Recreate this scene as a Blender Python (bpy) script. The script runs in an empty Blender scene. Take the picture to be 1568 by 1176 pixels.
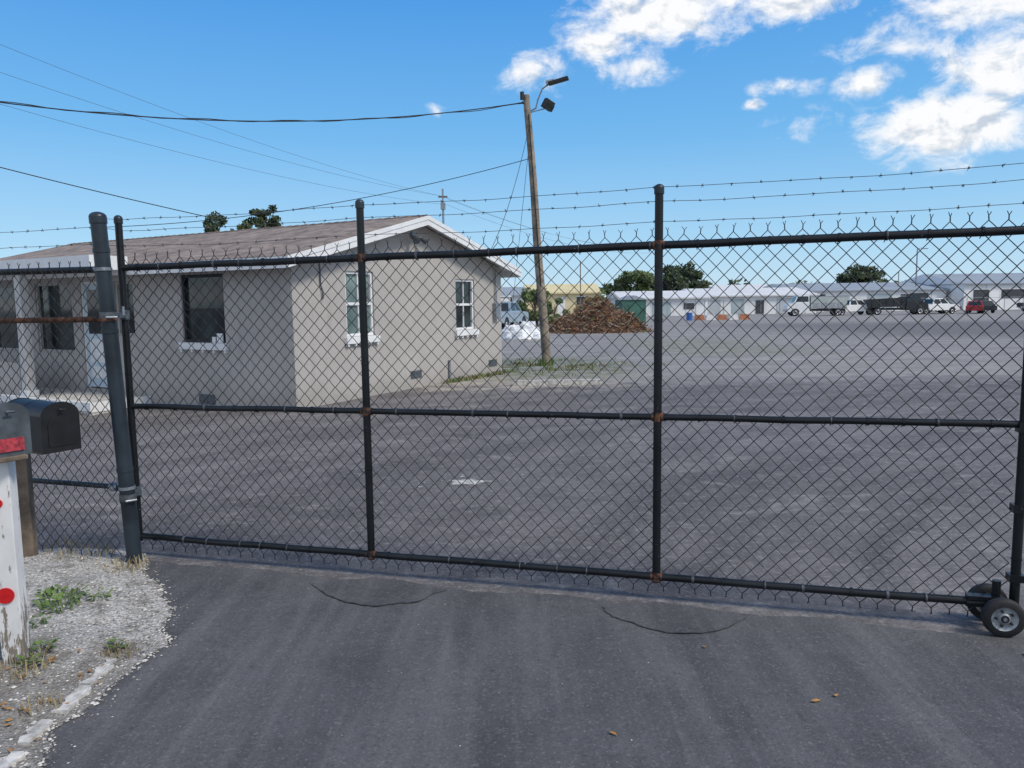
import bpy, math, random
from mathutils import Vector, Matrix, noise as mnoise
random.seed(7)
R = random.random
def U(a,b): return a+(b-a)*random.random()
scene = bpy.context.scene
scene.view_settings.view_transform='Standard'
scene.view_settings.look='None'
scene.view_settings.exposure=0

# ------------------------------------------------------------------ materials
def new_mat(name):
    m=bpy.data.materials.new(name); m.use_nodes=True
    nt=m.node_tree; b=nt.nodes['Principled BSDF']
    return m,nt,b
def N(nt,t,**kw):
    n=nt.nodes.new(t)
    for k,v in kw.items(): setattr(n,k,v)
    return n
def ramp(nt,fac,stops,interp='LINEAR'):
    r=nt.nodes.new('ShaderNodeValToRGB'); r.color_ramp.interpolation=interp
    e=r.color_ramp.elements
    while len(e)<len(stops): e.new(0.5)
    for i,(p,c) in enumerate(stops):
        e[i].position=p
        e[i].color=(c,c,c,1) if not hasattr(c,'__len__') else (c[0],c[1],c[2],1)
    nt.links.new(fac,r.inputs[0]); return r.outputs[0]
def noise(nt,vec,scale,detail=3,rough=.55,dist=0):
    n=nt.nodes.new('ShaderNodeTexNoise'); n.inputs['Scale'].default_value=scale
    n.inputs['Detail'].default_value=detail; n.inputs['Roughness'].default_value=rough
    n.inputs['Distortion'].default_value=dist
    if vec is not None: nt.links.new(vec,n.inputs['Vector'])
    return n.outputs['Fac']
def mixc(nt,fac,a,b,mode='MIX'):
    m=nt.nodes.new('ShaderNodeMix'); m.data_type='RGBA'; m.blend_type=mode
    for s,v in ((m.inputs[0],fac),(m.inputs[6],a),(m.inputs[7],b)):
        if isinstance(v,(int,float)): s.default_value=v
        elif isinstance(v,tuple): s.default_value=(v[0],v[1],v[2],1)
        else: nt.links.new(v,s)
    return m.outputs[2]
def mth(nt,op,a,b=0.0,c=None,clamp=False):
    m=nt.nodes.new('ShaderNodeMath'); m.operation=op; m.use_clamp=clamp
    for i,v in enumerate((a,b,c)):
        if v is None: continue
        if isinstance(v,(int,float)): m.inputs[i].default_value=v
        else: nt.links.new(v,m.inputs[i])
    return m.outputs[0]
def mapr(nt,v,a,b,c=0,d=1,smooth=True):
    m=nt.nodes.new('ShaderNodeMapRange'); m.interpolation_type='SMOOTHSTEP' if smooth else 'LINEAR'
    nt.links.new(v,m.inputs[0])
    for i,x in enumerate((a,b,c,d)): m.inputs[i+1].default_value=x
    return m.outputs[0]
def bump(nt,b,h,strength=.3,dist=.01):
    n=nt.nodes.new('ShaderNodeBump'); n.inputs['Strength'].default_value=strength
    n.inputs['Distance'].default_value=dist
    nt.links.new(h,n.inputs['Height']); nt.links.new(n.outputs[0],b.inputs['Normal'])
def pos(nt):
    return nt.nodes.new('ShaderNodeNewGeometry').outputs['Position']
def objc(nt):
    return nt.nodes.new('ShaderNodeTexCoord').outputs['Object']
def mapping(nt,vec,scale=(1,1,1),rot=(0,0,0),loc=(0,0,0)):
    m=nt.nodes.new('ShaderNodeMapping'); nt.links.new(vec,m.inputs[0])
    m.inputs['Scale'].default_value=scale; m.inputs['Rotation'].default_value=rot
    m.inputs['Location'].default_value=loc
    return m.outputs[0]
def M(name,col,rough=.6,metal=0,var=.25,scale=8,bmp=0,bscale=60,bdist=.005,col2=None,lo=.35,hi=.65):
    m,nt,b=new_mat(name); p=objc(nt)
    f=noise(nt,p,scale,3,.6)
    a=tuple(c*(1-var) for c in col); c2=col2 if col2 else tuple(min(1,c*(1+var)) for c in col)
    nt.links.new(ramp(nt,f,[(lo,a),(hi,c2)]),b.inputs['Base Color'])
    b.inputs['Roughness'].default_value=rough; b.inputs['Metallic'].default_value=metal
    if bmp: bump(nt,b,noise(nt,p,bscale,2,.6),bmp,bdist)
    return m
def steel(name,col=(.007,.009,.011),chip=(.2,.22,.25),chipth=.68):
    m,nt,b=new_mat(name); p=objc(nt)
    f=noise(nt,p,38,4,.7); g=noise(nt,p,4,3,.6)
    base=ramp(nt,g,[(.35,tuple(c*.7 for c in col)),(.7,tuple(c*1.7 for c in col))])
    fac=ramp(nt,f,[(chipth,0.0),(chipth+.05,.7)])
    c=mixc(nt,fac,base,chip)
    nt.links.new(c,b.inputs['Base Color']); b.inputs['Roughness'].default_value=.36
    b.inputs['Specular IOR Level'].default_value=.35
    bump(nt,b,f,.4,.004)
    return m
m_black=steel('black_painted_steel')
m_post=steel('blueish_black_steel',(.018,.026,.035),(.22,.24,.27),.7)
m_wire,nt,b=new_mat('black_vinyl_wire'); b.inputs['Roughness'].default_value=.5
nt.links.new(ramp(nt,noise(nt,objc(nt),5,1),[(.4,(.006,.007,.009)),(.65,(.016,.018,.022))]),b.inputs['Base Color'])
m_barb=M('weathered_wire',(.09,.09,.095),.5,.5,.3,5)
m_galv=M('galvanised',(.27,.30,.33),.45,.6,.3,20)
m_dgalv=M('dull_galvanised',(.10,.11,.125),.5,.4,.4,30)
m_rust=M('rust',(.11,.045,.022),.85,0,.55,25,.4,80)
# black paint with patchy rust bleeding through (weld joints)
m_weld,nt,b=new_mat('rusty_weld'); p=objc(nt)
f=noise(nt,p,26,4,.7)
nt.links.new(mixc(nt,ramp(nt,f,[(.44,0.0),(.54,1.0)]),(.012,.012,.013),ramp(nt,noise(nt,p,60,2,.6),[(.4,(.07,.028,.016)),(.65,(.17,.07,.032))])),b.inputs['Base Color'])
b.inputs['Roughness'].default_value=.8; bump(nt,b,f,.6,.005)
m_rubber=M('rubber',(.013,.013,.015),.75,0,.3,30)
m_cable=M('cable',(.012,.012,.014),.6,0,.2,3)
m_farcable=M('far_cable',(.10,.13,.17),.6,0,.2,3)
m_white=M('white_paint',(.72,.73,.74),.55,0,.06,5,.1,50)
m_wood=M('weathered_wood',(.15,.115,.085),.85,0,.35,10,.5,40)
m_glass,nt,b=new_mat('window_glass')
nt.links.new(ramp(nt,noise(nt,objc(nt),1.6,2),[(.35,(.006,.009,.011)),(.65,(.035,.055,.055))]),b.inputs['Base Color'])
b.inputs['Roughness'].default_value=.05
m_glass2,nt,b=new_mat('window_glass_blinds')
nt.links.new(ramp(nt,noise(nt,objc(nt),1.2,2),[(.4,(.10,.15,.15)),(.6,(.22,.29,.28))]),b.inputs['Base Color'])
b.inputs['Roughness'].default_value=.08
m_darkin=M('dark_interior',(.012,.013,.016),.6)
# stucco
m_stucco,nt,b=new_mat('stucco'); p=objc(nt)
f=noise(nt,p,1.1,4,.6); f2=noise(nt,p,38,3,.7)
c=ramp(nt,f,[(.3,(.405,.383,.365)),(.7,(.475,.452,.432))])
c=mixc(nt,ramp(nt,f2,[(.33,.5),(.55,0.0)]),c,(.27,.255,.24))
sx=N(nt,'ShaderNodeSeparateXYZ'); nt.links.new(p,sx.inputs[0])
d=mth(nt,'ADD',sx.outputs[2],mth(nt,'MULTIPLY',f,.6))
c=mixc(nt,mapr(nt,d,.7,.3,0,.4),c,(.26,.235,.21))
stn=noise(nt,mapping(nt,p,(2.5,2.5,.25)),1.6,3,.6)
c=mixc(nt,ramp(nt,stn,[(.55,0.0),(.75,.25)]),c,(.28,.265,.25))
nt.links.new(c,b.inputs['Base Color']); b.inputs['Roughness'].default_value=.9
bump(nt,b,f2,.6,.02)
# shingles
m_shingle,nt,b=new_mat('shingles'); p=objc(nt)
br=N(nt,'ShaderNodeTexBrick'); nt.links.new(mapping(nt,p,(1,1,1),(0,0,math.radians(90))),br.inputs['Vector'])
br.inputs['Color1'].default_value=(.31,.245,.205,1); br.inputs['Color2'].default_value=(.15,.118,.10,1)
br.inputs['Mortar'].default_value=(.06,.048,.042,1); br.inputs['Scale'].default_value=1
br.inputs['Brick Width'].default_value=.32; br.inputs['Row Height'].default_value=.15
br.inputs['Mortar Size'].default_value=.012; br.inputs['Mortar Smooth'].default_value=.3
br.inputs['Bias'].default_value=-.1
c=mixc(nt,.4,br.outputs[0],ramp(nt,noise(nt,p,3,4,.75),[(.40,(.09,.072,.062)),(.60,(.38,.305,.255))]))
nt.links.new(c,b.inputs['Base Color']); b.inputs['Roughness'].default_value=.95

# ground
def ground_material():
    m,nt,b=new_mat('lot_ground'); p=pos(nt)
    s=N(nt,'ShaderNodeSeparateXYZ'); nt.links.new(p,s.inputs[0]); X,Y=s.outputs[0],s.outputs[1]
    big=noise(nt,p,.28,3,.55); med=noise(nt,p,1.7,5,.68,.6); fine=noise(nt,p,42,3,.75); spk=noise(nt,p,13,4,.8)
    asp=ramp(nt,med,[(.3,(.074,.068,.070)),(.52,(.112,.103,.105)),(.75,(.175,.162,.16))])
    asp=mixc(nt,ramp(nt,big,[(.35,0.0),(.65,.45)]),asp,(.165,.153,.151))
    vm=N(nt,'ShaderNodeVectorMath',operation='DISTANCE'); nt.links.new(p,vm.inputs[0]); vm.inputs[1].default_value=(9.5,-1.5,0)
    cr=N(nt,'ShaderNodeCombineXYZ'); nt.links.new(mth(nt,'ADD',vm.outputs['Value'],mth(nt,'MULTIPLY',big,2.2)),cr.inputs[0])
    nt.links.new(mth(nt,'MULTIPLY',X,.08),cr.inputs[1])
    tr=noise(nt,cr.outputs[0],1.5,3,.6)
    asp=mixc(nt,ramp(nt,tr,[(.50,0.0),(.62,.5)]),asp,(.056,.051,.054))
    asp=mixc(nt,ramp(nt,tr,[(.36,.35),(.46,0.0)]),asp,(.22,.203,.20))
    sc=noise(nt,mapping(nt,p,(.7,1.2,1),(0,0,.35)),1.3,5,.75,1.2)
    asp=mixc(nt,ramp(nt,sc,[(.56,0.0),(.68,.5)]),asp,(.32,.30,.285))
    dk=noise(nt,mapping(nt,p,(.5,1.0,1),(0,0,-.5),(4,2,0)),.9,4,.65,1.6)
    asp=mixc(nt,ramp(nt,dk,[(.54,0.0),(.64,.45)]),asp,(.056,.051,.054))
    asp=mixc(nt,ramp(nt,spk,[(.54,0.0),(.67,.55)]),asp,(.32,.30,.285))
    asp=mixc(nt,ramp(nt,spk,[(.32,.6),(.45,0.0)]),asp,(.050,.045,.048))
    asp=mixc(nt,ramp(nt,fine,[(.56,0.0),(.70,.6)]),asp,(.38,.36,.34))
    asp=mixc(nt,ramp(nt,fine,[(.3,.6),(.44,0.0)]),asp,(.040,.037,.039))
    gm=noise(nt,mapping(nt,p,(.45,1.6,1)),.8,5,.74,.8)
    gr=ramp(nt,gm,[(.3,(.16,.152,.146)),(.5,(.25,.238,.225)),(.72,(.37,.35,.325))])
    gr=mixc(nt,ramp(nt,spk,[(.35,.5),(.55,0.0)]),gr,(.11,.103,.098))
    gr=mixc(nt,ramp(nt,spk,[(.55,0.0),(.7,.5)]),gr,(.45,.43,.40))
    dx=mapr(nt,mth(nt,'ADD',X,mth(nt,'MULTIPLY',med,8)),14,24)
    dy=mth(nt,'MULTIPLY',mapr(nt,Y,26,36),mapr(nt,Y,62,50))
    gr=mixc(nt,mth(nt,'MULTIPLY',mth(nt,'MULTIPLY',dx,dy),.7),gr,(.095,.09,.095))
    yb=mth(nt,'ADD',Y,mth(nt,'MULTIPLY',mth(nt,'SUBTRACT',med,.5),6))
    yb=mth(nt,'ADD',yb,mth(nt,'MULTIPLY',mth(nt,'SUBTRACT',spk,.5),3))
    c=mixc(nt,mapr(nt,yb,13.6,17),asp,gr)
    sf=mth(nt,'MULTIPLY',mapr(nt,yb,14.0,15.0),mapr(nt,yb,18.6,17.0))
    sf=mth(nt,'MULTIPLY',sf,mth(nt,'MULTIPLY',mapr(nt,X,-3.4,-2.4),mapr(nt,mth(nt,'ADD',X,mth(nt,'MULTIPLY',med,4)),6.0,2.5)))
    wn=noise(nt,p,2.6,4,.72)
    sf=mth(nt,'MULTIPLY',sf,ramp(nt,wn,[(.42,.05),(.56,.75)]))
    c=mixc(nt,sf,c,(.42,.375,.315))
    gx=mth(nt,'SUBTRACT',X,.8); gy=mth(nt,'SUBTRACT',Y,19.0)
    d2=mth(nt,'ADD',mth(nt,'MULTIPLY',gx,gx),mth(nt,'MULTIPLY',mth(nt,'MULTIPLY',gy,gy),.5))
    g=mth(nt,'MULTIPLY',mapr(nt,d2,9.0,1.5),ramp(nt,wn,[(.44,0.0),(.56,.85)]))
    c=mixc(nt,g,c,(.10,.125,.05))
    wx=mth(nt,'MULTIPLY',mapr(nt,X,3.5,5.5),mapr(nt,X,11,7)); wy=mth(nt,'MULTIPLY',mapr(nt,Y,21,24),mapr(nt,Y,36,29))
    c=mixc(nt,mth(nt,'MULTIPLY',mth(nt,'MULTIPLY',wx,wy),ramp(nt,wn,[(.46,0.0),(.58,.75)])),c,(.15,.17,.07))
    c=mixc(nt,mapr(nt,Y,120,170),c,(.09,.10,.06))
    nt.links.new(c,b.inputs['Base Color']); b.inputs['Roughness'].default_value=.9
    bump(nt,b,fine,.5,.012)
    return m
m_ground=ground_material()
def drive_material(name='driveway_asphalt',k=1.0):
    m,nt,b=new_mat(name); p=pos(nt)
    st=noise(nt,mapping(nt,p,(3.6,.35,1),(0,0,.12)),1,3,.6,.5)
    st2=noise(nt,mapping(nt,p,(13,.5,1),(0,0,-.1)),1,2,.6,.2)
    med=noise(nt,p,2.1,5,.72,.4); fine=noise(nt,p,75,3,.78); spk=noise(nt,p,26,3,.8)
    c=ramp(nt,med,[(.3,(.054*k,.054*k,.058*k)),(.7,(.092*k,.091*k,.096*k))])
    c=mixc(nt,ramp(nt,st,[(.46,0.0),(.68,.55)]),c,(.145*k,.142*k,.144*k))
    c=mixc(nt,ramp(nt,st2,[(.53,0.0),(.75,.3)]),c,(.165*k,.163*k,.164*k))
    c=mixc(nt,ramp(nt,spk,[(.58,0.0),(.71,.35)]),c,(.21,.207,.205))
    c=mixc(nt,ramp(nt,spk,[(.30,.5),(.43,0.0)]),c,(.036,.036,.039))
    c=mixc(nt,ramp(nt,fine,[(.58,0.0),(.70,.5)]),c,(.28,.275,.27))
    c=mixc(nt,ramp(nt,fine,[(.31,.6),(.44,0.0)]),c,(.026,.026,.029))
    v=N(nt,'ShaderNodeTexVoronoi'); nt.links.new(p,v.inputs['Vector']); v.inputs['Scale'].default_value=1.15
    c=mixc(nt,mapr(nt,mth(nt,'ADD',v.outputs['Distance'],mth(nt,'MULTIPLY',med,.05)),.065,.03,0,.75),c,(.02,.02,.021))
    nt.links.new(c,b.inputs['Base Color']); b.inputs['Roughness'].default_value=.87
    bump(nt,b,fine,.7,.007)
    return m
m_drive=drive_material(); m_patch=drive_material('asphalt_patch',.86)
def verge_material():
    m,nt,b=new_mat('gravel_verge'); p=pos(nt)
    s=N(nt,'ShaderNodeSeparateXYZ'); nt.links.new(p,s.inputs[0])
    v=N(nt,'ShaderNodeTexVoronoi'); nt.links.new(p,v.inputs['Vector']); v.inputs['Scale'].default_value=75
    med=noise(nt,p,6,5,.75,.5); big=noise(nt,p,1.6,4,.65)
    sep=N(nt,'ShaderNodeSeparateColor'); nt.links.new(v.outputs['Color'],sep.inputs[0])
    c=ramp(nt,sep.outputs[0],[(0,(.34,.325,.30)),(.5,(.47,.45,.425)),(1,(.63,.615,.585))])
    yy=mth(nt,'ADD',s.outputs[1],mth(nt,'MULTIPLY',mth(nt,'SUBTRACT',big,.5),1.6))
    dark=mapr(nt,yy,3.7,3.3)
    c=mixc(nt,mth(nt,'MULTIPLY',dark,.65),c,(.16,.15,.135))
    c=mixc(nt,ramp(nt,med,[(.36,.85),(.50,0.0)]),c,(.18,.162,.14))
    c=mixc(nt,ramp(nt,v.outputs['Distance'],[(.45,0.0),(.8,.55)]),c,(.13,.12,.105))
    nt.links.new(c,b.inputs['Base Color']); b.inputs['Roughness'].default_value=.95
    bump(nt,b,mth(nt,'SUBTRACT',mth(nt,'MULTIPLY',med,2),v.outputs['Distance']),.9,.012)
    return m
m_verge=verge_material()
m_stone=M('stones',(.48,.46,.43),.9,0,.35,30)
m_stone2=M('stones_dark',(.20,.19,.175),.9,0,.4,30)
m_conc=M('concrete',(.44,.425,.40),.9,0,.4,18,.5,50)
m_crack=M('crack_dark',(.022,.021,.022),.95)
m_leafdry=M('dry_leaf',(.33,.17,.05),.8,0,.4,30)
def leafmat(name,a,bc,scale=.9):
    m,nt,b=new_mat(name); p=objc(nt)
    f=noise(nt,p,scale,2,.6)
    c=ramp(nt,f,[(.35,a),(.65,bc)])
    nt.links.new(c,b.inputs['Base Color']); b.inputs['Roughness'].default_value=.7
    return m
m_leafD=leafmat('foliage_dark',(.018,.032,.014),(.06,.09,.03))
m_leafM=leafmat('foliage_mid',(.04,.07,.02),(.12,.17,.05))
m_leafO=leafmat('foliage_dry',(.12,.085,.03),(.24,.16,.06))
m_grass=leafmat('grass_green',(.06,.11,.025),(.16,.24,.06),3)
m_grassdry=leafmat('grass_dry',(.18,.15,.08),(.34,.28,.16),3)
m_bark=M('bark',(.09,.07,.05),.9,0,.4,6)

# ------------------------------------------------------------------ mesh builder
class MB:
    def __init__(s): s.v=[]; s.f=[]; s.mi=[]; s.sm=[]; s.mats=[]
    def mat(s,m):
        if m not in s.mats: s.mats.append(m)
        return s.mats.index(m)
    def poly(s,pts,m,smooth=False):
        i=len(s.v); s.v+= [tuple(p) for p in pts]; s.f.append(tuple(range(i,i+len(pts)))); s.mi.append(s.mat(m)); s.sm.append(smooth)
    def faces(s,pts,fs,m,smooth=False):
        i=len(s.v); s.v+=[tuple(p) for p in pts]; k=s.mat(m)
        for f in fs: s.f.append(tuple(i+j for j in f)); s.mi.append(k); s.sm.append(smooth)
    def box(s,c,size,m,yaw=0,rot=None):
        c=Vector(c); hx,hy,hz=[x/2 for x in size]
        Rm=rot if rot is not None else Matrix.Rotation(yaw,3,'Z')
        P=[c+Rm@Vector((x,y,z)) for x in(-hx,hx) for y in(-hy,hy) for z in(-hz,hz)]
        s.faces(P,[(0,1,3,2),(4,6,7,5),(0,4,5,1),(2,3,7,6),(0,2,6,4),(1,5,7,3)],m)
    def box2(s,a,b,m): # min/max corners
        s.box([(a[i]+b[i])/2 for i in range(3)],[abs(b[i]-a[i]) for i in range(3)],m)
    def cyl(s,p0,p1,r0,m,r1=None,n=12,caps=True,smooth=True):
        p0=Vector(p0);p1=Vector(p1); r1=r0 if r1 is None else r1
        d=(p1-p0)
        if d.length<1e-7: return
        d.normalize(); u=d.orthogonal().normalized(); w=d.cross(u)
        P=[]
        for p,r in((p0,r0),(p1,r1)):
            for k in range(n):
                a=2*math.pi*k/n; P.append(p+(u*math.cos(a)+w*math.sin(a))*r)
        s.faces(P,[(k,(k+1)%n,n+(k+1)%n,n+k) for k in range(n)],m,smooth)
        if caps:
            s.poly(P[:n][::-1],m); s.poly(P[n:],m)
    def tube(s,pts,r,m,n=6):
        pts=[Vector(p) for p in pts]; P=[]
        for i,p in enumerate(pts):
            d=(pts[min(i+1,len(pts)-1)]-pts[max(i-1,0)]).normalized()
            ref=Vector((0,0,1)) if abs(d.z)<.9 else Vector((0,1,0))
            u=d.cross(ref).normalized(); w=d.cross(u)
            rr=r[i] if hasattr(r,'__len__') else r
            for k in range(n):
                a=2*math.pi*k/n; P.append(p+(u*math.cos(a)+w*math.sin(a))*rr)
        F=[]
        for i in range(len(pts)-1):
            for k in range(n): F.append((i*n+k,i*n+(k+1)%n,(i+1)*n+(k+1)%n,(i+1)*n+k))
        s.faces(P,F,m,True); s.poly(P[:n],m); s.poly(P[-n:],m)
    def dome(s,c,r,m,h=None,n=14,k=5):
        h=r if h is None else h; P=[];F=[]
        for i in range(k):
            a=math.pi/2*i/k
            for j in range(n):
                t=2*math.pi*j/n; P.append((c[0]+r*math.cos(a)*math.cos(t),c[1]+r*math.cos(a)*math.sin(t),c[2]+h*math.sin(a)))
        P.append((c[0],c[1],c[2]+h))
        for i in range(k-1):
            for j in range(n): F.append((i*n+j,i*n+(j+1)%n,(i+1)*n+(j+1)%n,(i+1)*n+j))
        for j in range(n): F.append(((k-1)*n+j,(k-1)*n+(j+1)%n,k*n))
        s.faces(P,F,m,True)
    def prism(s,prof,y0,y1,m,smooth=False): # profile in (x,z), extruded in y
        n=len(prof)
        P=[(x,y0,z) for x,z in prof]+[(x,y1,z) for x,z in prof]
        s.faces(P,[(k,(k+1)%n,n+(k+1)%n,n+k) for k in range(n)],m,smooth)
        s.poly(P[:n][::-1],m); s.poly(P[n:],m)
    def obj(s,name,parent=None,loc=(0,0,0),yaw=0,bevel=0):
        me=bpy.data.meshes.new(name); me.from_pydata(s.v,[],s.f)
        for m in s.mats: me.materials.append(m)
        me.polygons.foreach_set('material_index',s.mi); me.polygons.foreach_set('use_smooth',s.sm)
        me.update()
        o=bpy.data.objects.new(name,me); scene.collection.objects.link(o)
        o.location=loc; o.rotation_euler=(0,0,yaw)
        if parent: o.parent=parent
        if bevel:
            b=o.modifiers.new('bevel','BEVEL'); b.width=bevel; b.segments=2; b.limit_method='ANGLE'
        return o
def empty(name,loc=(0,0,0),yaw=0):
    e=bpy.data.objects.new(name,None); scene.collection.objects.link(e); e.location=loc; e.rotation_euler=(0,0,yaw); e.empty_display_size=.2
    return e

# ------------------------------------------------------------------ terrain
def sstep(a,b,x):
    t=max(0,min(1,(x-a)/(b-a))); return t*t*(3-2*t)
def gz(x,y):
    z=-0.0085*max(0,min(y,140)-25)
    z-=.2*math.exp(-(((x+7.6)/3.2)**2+((y-12.6)/2.6)**2))*sstep(7,9.5,y)
    return z
mb=MB()
xs=[-400,-200,-100,-60,-40,-28]+[-20+i*.8 for i in range(51)]+[24,30,40,60,100,180,300,600]
ys=[-30,-10]+[-4+i*.8 for i in range(44)]+[33,36,40,45,50,60,70,80,100,120,140,200,400,900]
P=[(x,y,gz(x,y)) for y in ys for x in xs]; nx=len(xs)
mb.faces(P,[(j*nx+i,j*nx+i+1,(j+1)*nx+i+1,(j+1)*nx+i) for j in range(len(ys)-1) for i in range(nx-1)],m_ground,True)
mb.obj('ground')
GA=Vector((-2.50,5.0,0)); GB=Vector((2.47,3.666,0))
gdir=(GB-GA).normalized(); gn=Vector((gdir.y,-gdir.x,0)) # toward the camera
def gateline(x): return GA.y+(x-GA.x)*(GB.y-GA.y)/(GB.x-GA.x)
mb=MB()
x=-6.0
P=[];k=0
while x<9.0:
    yb=gateline(x)-.10+.06*mnoise.noise(Vector((x*2.2,0,0)))+.03*mnoise.noise(Vector((x*11,3,0)))
    P+= [(x,-6,.004),(x,yb,.004)]; k+=1; x+=.05
mb.faces(P,[(2*i,2*i+2,2*i+3,2*i+1) for i in range(k-1)],m_drive)
mb.obj('driveway')
# gravel verge
def edge(y):
    t=[(0,-1.80),(2.6,-1.79),(3.25,-1.77),(3.53,-1.74),(3.93,-1.82),(4.25,-2.02),(4.71,-2.33),(5.1,-2.55),(6,-2.6)]
    for (a,xa),(b_,xb) in zip(t,t[1:]):
        if a<=y<=b_:
            return xa+(xb-xa)*(y-a)/(b_-a)+.08*mnoise.noise(Vector((y*4,9,0)))+.04*mnoise.noise(Vector((y*19,2,0)))
    return -1.8
def verge_z(x,y):
    d=max(0,edge(y)-x)
    return .006+.055*sstep(0,.5,d)*sstep(0,.35,5.12-y)+.014*mnoise.noise(Vector((x*4,y*4,0)))*sstep(0,.15,d)+.006*mnoise.noise(Vector((x*17,y*17,3)))*sstep(0,.05,d)
mb=MB();P=[];rows=210;cols=70
for j in range(rows):
    y=.2+(4.92)*j/(rows-1); e=edge(y)
    for i in range(cols):
        t=(i/(cols-1))**1.6; x=e-t*4.5; yy=y+(.05*mnoise.noise(Vector((x*6,1,1))) if j==rows-1 else 0)
        P.append((x,yy,verge_z(x,y)))
mb.faces(P,[(j*cols+i,(j+1)*cols+i,(j+1)*cols+i+1,j*cols+i+1) for j in range(rows-1) for i in range(cols-1)],m_verge,True)
mb.obj('gravel_verge')
# flat broken concrete strip
mb=MB()
y=1.2
while y<3.3:
    L=U(.10,.34); w=U(.03,.065); xx=-1.86+U(-.014,.014)
    prof=[]
    for i in range(9):
        t=i/8; prof.append((xx+w/2+U(-.014,.012),y+L*t))
    for i in range(9):
        t=1-i/8; prof.append((xx-w/2+U(-.014,.014),y+L*t))
    n=len(prof); Z=.024
    PP=[(a,b_,-.01) for a,b_ in prof]+[(a,b_,Z+U(-.004,.004)) for a,b_ in prof]
    mb.faces(PP,[(k,(k+1)%n,n+(k+1)%n,n+k) for k in range(n)],m_conc); mb.poly(PP[n:],m_conc)
    y+=L+U(.01,.09)
mb.obj('concrete_edging')
# stones
mb=MB()
def stone(x,y,z,r,m):
    a=U(0,6.28); P=[]
    for dx,dy,dz in((1,0,0),(0,1,0),(-1,0,0),(0,-1,0),(0,0,.7),(0,0,-.5)):
        k=U(.7,1.2)*r; P.append((x+(dx*math.cos(a)-dy*math.sin(a))*k,y+(dx*math.sin(a)+dy*math.cos(a))*k,z+dz*r*U(.6,1)))
    mb.faces(P,[(0,1,4),(1,2,4),(2,3,4),(3,0,4),(1,0,5),(2,1,5),(3,2,5),(0,3,5)],m)
for i in range(5600):
    y=U(1.5,5.05); x=edge(y)-(R()**1.7)*2.2+.02
    stone(x,y,verge_z(x,y)+.002,U(.003,.010)*(1.8 if R()<.06 else 1),m_stone if R()<.6 else m_stone2)
for i in range(190):
    y=U(2.4,4.8); x=edge(y)+abs(random.gauss(0,.06)); stone(x,y,.006,U(.002,.007),m_stone if R()<.6 else m_stone2)
for i in range(110):
    x=U(-2,3); y=U(1.5,gateline(x)-.1); stone(x,y,.005,U(.0015,.0045),m_stone if R()<.5 else m_stone2)
mb.obj('loose_gravel')
# round patches with crack edges
def crack(pts,w,name,depth):
    mb=MB(); pts=[Vector((a,b_,0)) for a,b_ in pts]; out=[]
    n=70
    for i in range(n+1):
        t=i/n; a,b_,c=pts; p=a*(1-t)**2+2*t*(1-t)*(2*b_-(a+c)/2)+c*t*t
        p=p+Vector((mnoise.noise(p*6+Vector((9,0,0))),mnoise.noise(p*6),0))*.035+Vector((mnoise.noise(p*25),mnoise.noise(p*25+Vector((0,5,0))),0))*.010; out.append(p)
    f1=lambda i,p:w*(.2+.9*abs(mnoise.noise(p*14)))*math.sin(math.pi*min(.95,max(.08,i/n)))
    for i in range(n):
        a,b_=out[i],out[i+1]; d=(b_-a).normalized(); q=Vector((-d.y,d.x,0)) 
        wa=f1(i,a); wb=f1(i+1,b_)
        mb.poly([(a+q*wa)[:2]+(.012,),(a-q*wa)[:2]+(.012,),(b_-q*wb)[:2]+(.012,),(b_+q*wb)[:2]+(.012,)],m_crack)
    top=[]
    for i in range(31):
        t=i/30; p=out[-1].lerp(out[0],t); p=p+Vector((0,depth*math.sin(math.pi*t)+.03*mnoise.noise(p*9),0)); top.append((p.x,p.y,.008))
    cx_=sum(p.x for p in out)/len(out); cy_=(out[0].y+out[-1].y)/2
    ring=[(p.x,p.y,.008) for p in out]+top[1:-1]
    k=len(ring); mb.faces(ring+[(cx_,cy_,.008)],[(i,(i+1)%k,k) for i in range(k)],m_patch)
    mb.obj(name)
crack([(-1.20,4.42),(-.80,4.06),(-.38,4.28)],.006,'asphalt_patch',.13)
crack([(.46,4.02),(.79,3.66),(1.20,3.84)],.006,'asphalt_patch',.12)
mb=MB(); P=[]
for i in range(60):
    a=2*math.pi*i/60; r=1+.9*mnoise.noise(Vector((math.cos(a)*2,math.sin(a)*2,3)))+.45*mnoise.noise(Vector((math.cos(a)*7,math.sin(a)*7,3)))
    P.append((-.42+.15*r*math.cos(a),6.95+.09*r*math.sin(a),.004))
mb.poly(P,m_conc)
for k_ in range(26):
    cx_=-.42+random.gauss(0,.25); cy_=6.95+random.gauss(0,.16); s_=U(.006,.025)
    mb.poly([(cx_+s_*math.cos(a)*U(.6,1.3),cy_+s_*math.sin(a)*U(.6,1.3),.0045) for a in [i*.8 for i in range(7)]],m_conc)
mb.obj('pale_stain')
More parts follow.
